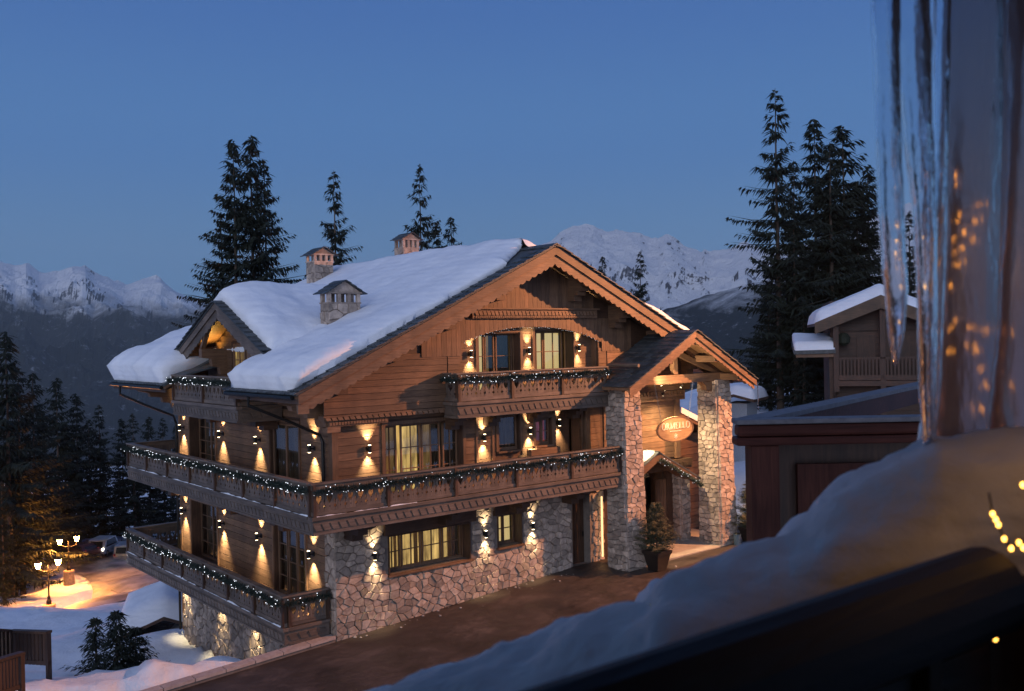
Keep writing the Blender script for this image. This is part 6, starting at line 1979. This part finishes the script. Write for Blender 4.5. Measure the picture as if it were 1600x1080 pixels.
for i in range(ncol+1):
    px = 380+(1900-380)*i/ncol
    py = interp(cr_, px); d = interp(cd_, px)
    C = at(px, py+4*hnoise(px*.05, 0, 1, 3), d)
    ly = low(px)
    ld = interp([(380, 1.25), (1010, 1.05), (1560, 1.28), (1900, 1.3)], px)
    N = at(px, ly+25, ld)
    away = Vector((_F.x, _F.y, 0))
    B = C+away*.30+Vector((0, 0, -.30))
    pts = []
    for k in range(prof+1):
        t = k/prof
        if t <= .72:
            u = t/.72
            # near face: from the rail up to the crest, bulging outwards
            p = N.lerp(C, u)+Vector((0, 0, .07*math.sin(math.pi*u)))+(-away)*.05*math.sin(math.pi*u)
        else:
            u = (t-.72)/.28
            p = C.lerp(B, u)+away*.10*math.sin(math.pi*u)+Vector((0, 0, .05*math.sin(math.pi*u*.9)))
        nz = .016*noise.noise(p*9)+.022*noise.noise(p*3.1)+.007*noise.noise(p*24)
        w = min(1, 4*t)
        p = p+Vector((0, 0, nz*w))+away*nz*.8*w
        pts.append(p)
    rows_.append(pts)
for r_ in rows_:
    for p in r_: mb.v.append(tuple(p))
k = prof+1
for i in range(ncol):
    for j in range(prof):
        q = i*k+j; mb.f.append((q, q+1, q+k+1, q+k))
o = mb.build('snow_bank', mnear, label='thick blurred ridge of snow piled on the near balcony rail', cat='snow', kind='stuff')
rail = empty('balcony_rail', at(1300, 1000, 1.1), 'dark rounded handrail under the snow in the near lower right corner', 'railing')
ra, rbp = at(1000, 1118, .93), at(1545, 922, 1.19)
dirn = (rbp-ra).normalized()
MB().tube([ra-dirn*.8, ra, rbp, rbp+dirn*.02], [.055, .055, .055, .035], 16).build('handrail', mat_wood('black_stained_wood', (.020, .012, .010), (.010, .007, .006), 'x', rough=.7), rail)
for pxq, dd in ((1180, 1.04), (1420, 1.16)):
    q = ra.lerp(rbp, (pxq-1000)/545)
    MB().tube([q-Vector((0, 0, .03)), q-Vector((0, 0, .9))], .02, 8).build('baluster', M['dark_z'], rail)
lo_ = Vector((0, 0, -.15))
q = at(1650, 1010, 1.25)
MB().box(q.x-.085, q.x+.085, q.y-.085, q.y+.085, q.z-.8, q.z+.085).build('rail_post', M['dark_z'], rail, bevel=.01)
MB().hexa([ra-dirn*.8+lo_*2.2, rbp+lo_*2.2, rbp+lo_*2.2+Vector((_F.x, _F.y, 0))*.03, ra-dirn*.8+lo_*2.2+Vector((_F.x, _F.y, 0))*.03, ra-dirn*.8+lo_*.45, rbp+lo_*.45, rbp+lo_*.45+Vector((_F.x, _F.y, 0))*.03, ra-dirn*.8+lo_*.45+Vector((_F.x, _F.y, 0))*.03]).build('apron_board', M['dark_x'], rail)
# ice
def mat_ice():
    m, n, b = newmat('ice')
    b.inputs['Base Color'].default_value = (.86, .90, .96, 1)
    b.inputs['Transmission Weight'].default_value = .96
    b.inputs['IOR'].default_value = 1.31
    b.inputs['Roughness'].default_value = .10
    tc = n.nodes.new('ShaderNodeTexCoord'); mp = n.nodes.new('ShaderNodeMapping'); mp.inputs['Scale'].default_value = (1, 1, .25)
    t = n.nodes.new('ShaderNodeTexNoise'); t.inputs['Scale'].default_value = 38; t.inputs['Detail'].default_value = 4
    L(n, tc.outputs['Object'], mp.inputs[0]); L(n, mp.outputs[0], t.inputs['Vector'])
    bp = n.nodes.new('ShaderNodeBump'); bp.inputs['Strength'].default_value = .5; bp.inputs['Distance'].default_value = .012
    L(n, t.outputs['Fac'], bp.inputs['Height']); L(n, bp.outputs[0], b.inputs['Normal'])
    return m
mice = mat_ice()
mcloud = mat_ice(); mcloud.name = 'cloudy_ice'
_b = mcloud.node_tree.nodes['Principled BSDF']; _b.inputs['Base Color'].default_value = (.62, .47, .44, 1); _b.inputs['Transmission Weight'].default_value = .74; _b.inputs['Roughness'].default_value = .26
def icicle(pts, label, group='icicles hanging from the near eave', k=20, d=1.5, cat='icicle', name='icicle', flat=.7):
    """pts: (px, py, width px)"""
    mb = MB(); mb.smooth = True
    line = []
    n = 40
    for i in range(n+1):
        t = i/n*(len(pts)-1); a = int(min(t, len(pts)-2)); f = t-a
        f2 = f
        p0, p1 = pts[a], pts[a+1]
        line.append((p0[0]+(p1[0]-p0[0])*f2, p0[1]+(p1[1]-p0[1])*f2, p0[2]+(p1[2]-p0[2])*f2))
    for i, (px, py, w) in enumerate(line):
        c = at(px, py, d); r_ = w/2*d/F_PX
        for j in range(k):
            a = 2*math.pi*j/k
            lob = 1+.10*math.sin(3*a+i*.12)+.12*noise.noise(Vector((math.cos(a)*1.3, math.sin(a)*1.3, i*.13+px*.1)))+.07*noise.noise(Vector((px, i*.6, 0)))
            p = c+_R*(math.cos(a)*r_*lob)+Vector((_F.x, _F.y, 0))*(math.sin(a)*r_*lob*flat)
            mb.v.append(tuple(p))
    for i in range(n):
        for j in range(k):
            q = i*k+j; q2 = i*k+(j+1) % k
            mb.f.append((q, q2, q2+k, q+k))
    mb.f.append(tuple(range(k))[::-1]); mb.f.append(tuple(n*k+j for j in range(k)))
    return mb.build(name, mcloud if name == 'ice_column' else mice, label=label, cat=cat, group=group)
icicle([(1384, -90, 48), (1384, 60, 42), (1386, 200, 40), (1392, 350, 40), (1399, 450, 36), (1400, 520, 24), (1400, 570, 5)], 'shorter left icicle ending in a sharp tip above the small chalet', d=1.45)
icicle([(1418, -90, 66), (1424, 60, 60), (1432, 200, 46), (1442, 330, 36), (1448, 480, 30), (1449, 600, 26), (1452, 705, 16)], 'long middle icicle reaching down to the snow ridge', d=1.5)
icicle([(1478, -90, 20), (1472, 150, 22), (1468, 330, 22), (1463, 480, 22), (1460, 600, 20), (1456, 700, 12)], 'thin glassy icicle pressed against the left side of the thick ice column', d=1.52)
icicle([(1530, -90, 130), (1525, 100, 128), (1522, 300, 125), (1518, 450, 118), (1512, 600, 124), (1510, 700, 150), (1510, 760, 170)], 'thick column of ice frozen from the eave down onto the snow', d=1.62, cat='ice column', name='ice_column', flat=.5, k=28)
icicle([(1620, -90, 90), (1612, 100, 80), (1600, 300, 70), (1592, 500, 70), (1585, 640, 80), (1590, 740, 100)], 'right ice column cut by the edge of the photograph', d=1.55, cat='ice column', name='ice_column', flat=.6)
mamb = mat_emit('amber_bulb', (1, .46, .07), 9, True)
fl_ = empty('fairy_light_string', at(1500, 400, 1.75), 'string of amber fairy lights glowing behind the thick ice column', 'fairy lights', 'amber fairy lights')
wire = []
for px, py in [(1478, 372), (1482, 393), (1490, 415), (1497, 334), (1488, 344), (1512, 362), (1505, 387), (1507, 410), (1552, 345), (1545, 372), (1475, 447), (1492, 500), (1473, 513), (1480, 549), (1537, 512), (1540, 540), (1548, 548), (1485, 283), (1483, 270), (1560, 318), (1553, 634), (1565, 575), (1580, 600), (1585, 515), (1562, 690), (1590, 665), (1596, 700)]:
    p = at(px, py, 1.74+.03*rnd.random()); wire.append(p)
    mb = MB(); mb.ball(p, .0034, 1, 1.5); mb.build('bulb', mamb, fl_)
MB().tube(sorted(wire, key=lambda p: p.z), .0015, 4).build('wire', M['metal'], fl_)
fl2 = empty('fairy_light_string', at(1570, 830, 1.2), 'string of amber fairy lights lying on the snow at the lower right', 'fairy lights', 'amber fairy lights')
wire = []
for px, py in [(1551, 803), (1556, 812), (1560, 820), (1569, 842), (1580, 857), (1592, 848), (1599, 856), (1598, 758), (1555, 998), (1545, 770)]:
    p = at(px, py, 1.16); wire.append(p)
    if (px, py) != (1545, 770): mb = MB(); mb.ball(p, .0028, 1, 1.3); mb.build('bulb', mamb, fl2)
MB().tube([wire[-1]]+wire[:7], .0012, 4).build('wire', M['metal'], fl2)
point('bulb_fill_light', at(1575, 800, 1.02), .08, (1, .52, .22), .04, fl2)
# added string, out of view at the right, to warm the ice and near snow
fl3 = empty('fairy_light_string', at(1735, 430, 1.30), 'amber fairy lights wound along the near eave to the right', 'fairy lights', 'amber fairy lights')
for i in range(16):
    p = at(1735+12*math.sin(i*2.1), 120+42*i, 1.30+.02*math.cos(i*3)); mb = MB(); mb.ball(p, .0034, 1, 1.4); mb.build('bulb', mamb, fl3)
point('bulb_fill_light', at(1740, 380, 1.22), .34, (1, .56, .34), .05, fl3)  # added warm fill light on the ice column
point('bulb_fill_light', at(1740, 640, 1.22), .06, (1, .56, .34), .05, fl3)  # second, weaker fill added lower down for the snow
# icicle at the porch eave
q = Vector((17.84, PY, zp(PXR)-.2))
MB().tube([q, q-Vector((-.02, 0, .5)), q-Vector((-.01, 0, 1.25))], [.03, .02, .004], 8).build('icicle', mice, label='long thin icicle hanging from the right end of the porch barge board', cat='icicle', group='icicles hanging from the near eave')

# our own building: balcony ceiling overhead (the icicles grow from its edge) and the wall behind the viewer
oe = empty('near_building', CAM+Vector((0, 0, -2)), 'timber wall and eave of the building from which the photograph is taken', 'building')
u = Vector((_R.x, _R.y, 0)); v = Vector((_F.x, _F.y, 0)); zt = at(1500, -100, 1.5).z
def nb(name, r0, r1, f0, f1, za, zb_, mat):
    pp = [CAM+u*r0+v*f0, CAM+u*r1+v*f0, CAM+u*r1+v*f1, CAM+u*r0+v*f1]
    MB().hexa([(p.x, p.y, za) for p in pp]+[(p.x, p.y, zb_) for p in pp]).build(name, mat, oe)
nb('eave', -2.8, 4.5, -1.6, 2.5, CAM.z+1.35, CAM.z+1.5, M['dark_x'])  # unseen; drawn far forward to keep sky light off the snow bank
nb('eave_edge', .62, 4.5, 1.0, 1.8, zt+.05, zt+.22, M['dark_x'])
nb('wall', -3.2, 4.5, -1.75, -1.6, CAM.z-2.2, CAM.z+1.5, M['dark_x'])
nb('side_wall', -3.3, -3.15, -1.6, .6, CAM.z-2.2, CAM.z+1.5, M['dark_y'])
nb('balcony_floor', -3.2, 4.5, -1.6, 1.1, CAM.z-1.75, CAM.z-1.6, M['dark_x'])

# ------------------------------------------------------------------ floodlight mast of the street to the right (outside the frame) that lights the facade
fm = empty('street_floodlight', (24, -12, 2.2), 'tall street mast with a shaded sodium floodlight beside the road, right of the view', 'street lamp')
MB().tube([(24.3, -12.2, 1.5), (24.3, -12.2, 16.1)], [.15, .07], 10).build('mast', M['metal'], fm)
MB().hexa([(23.6, -12.3, 15.85), (24.3, -12.5, 16.0), (24.3, -11.9, 16.0), (23.6, -11.7, 15.85), (23.75, -12.3, 16.1), (24.3, -12.5, 16.2), (24.3, -11.9, 16.2), (23.75, -11.7, 16.1)]).build('lamp_housing', M['metal'], fm)
spot('lamp_light', (23.6, -11.9, 15.75), (3.5, -1.5, 5.0), FLOOD, (1, .40, .155), 78, .3, .12, fm)
# ------------------------------------------------------------------ evening air
if HAZE:
    hb = MB(); hb.box(-9000, 13000, -900, 15000, -640, 1500)
    m, n, b = newmat('evening_air'); n.nodes.remove(b)
    pv = n.nodes.new('ShaderNodeVolumePrincipled')
    pv.inputs['Density'].default_value = HAZE
    pv.inputs['Color'].default_value = (.90, .96, 1.0, 1)
    pv.inputs['Anisotropy'].default_value = 0.0
    L(n, pv.outputs[0], n.nodes['Material Output'].inputs['Volume'])
    hb.build('haze', m, kind='stuff', label='thin blue evening air over the valley')
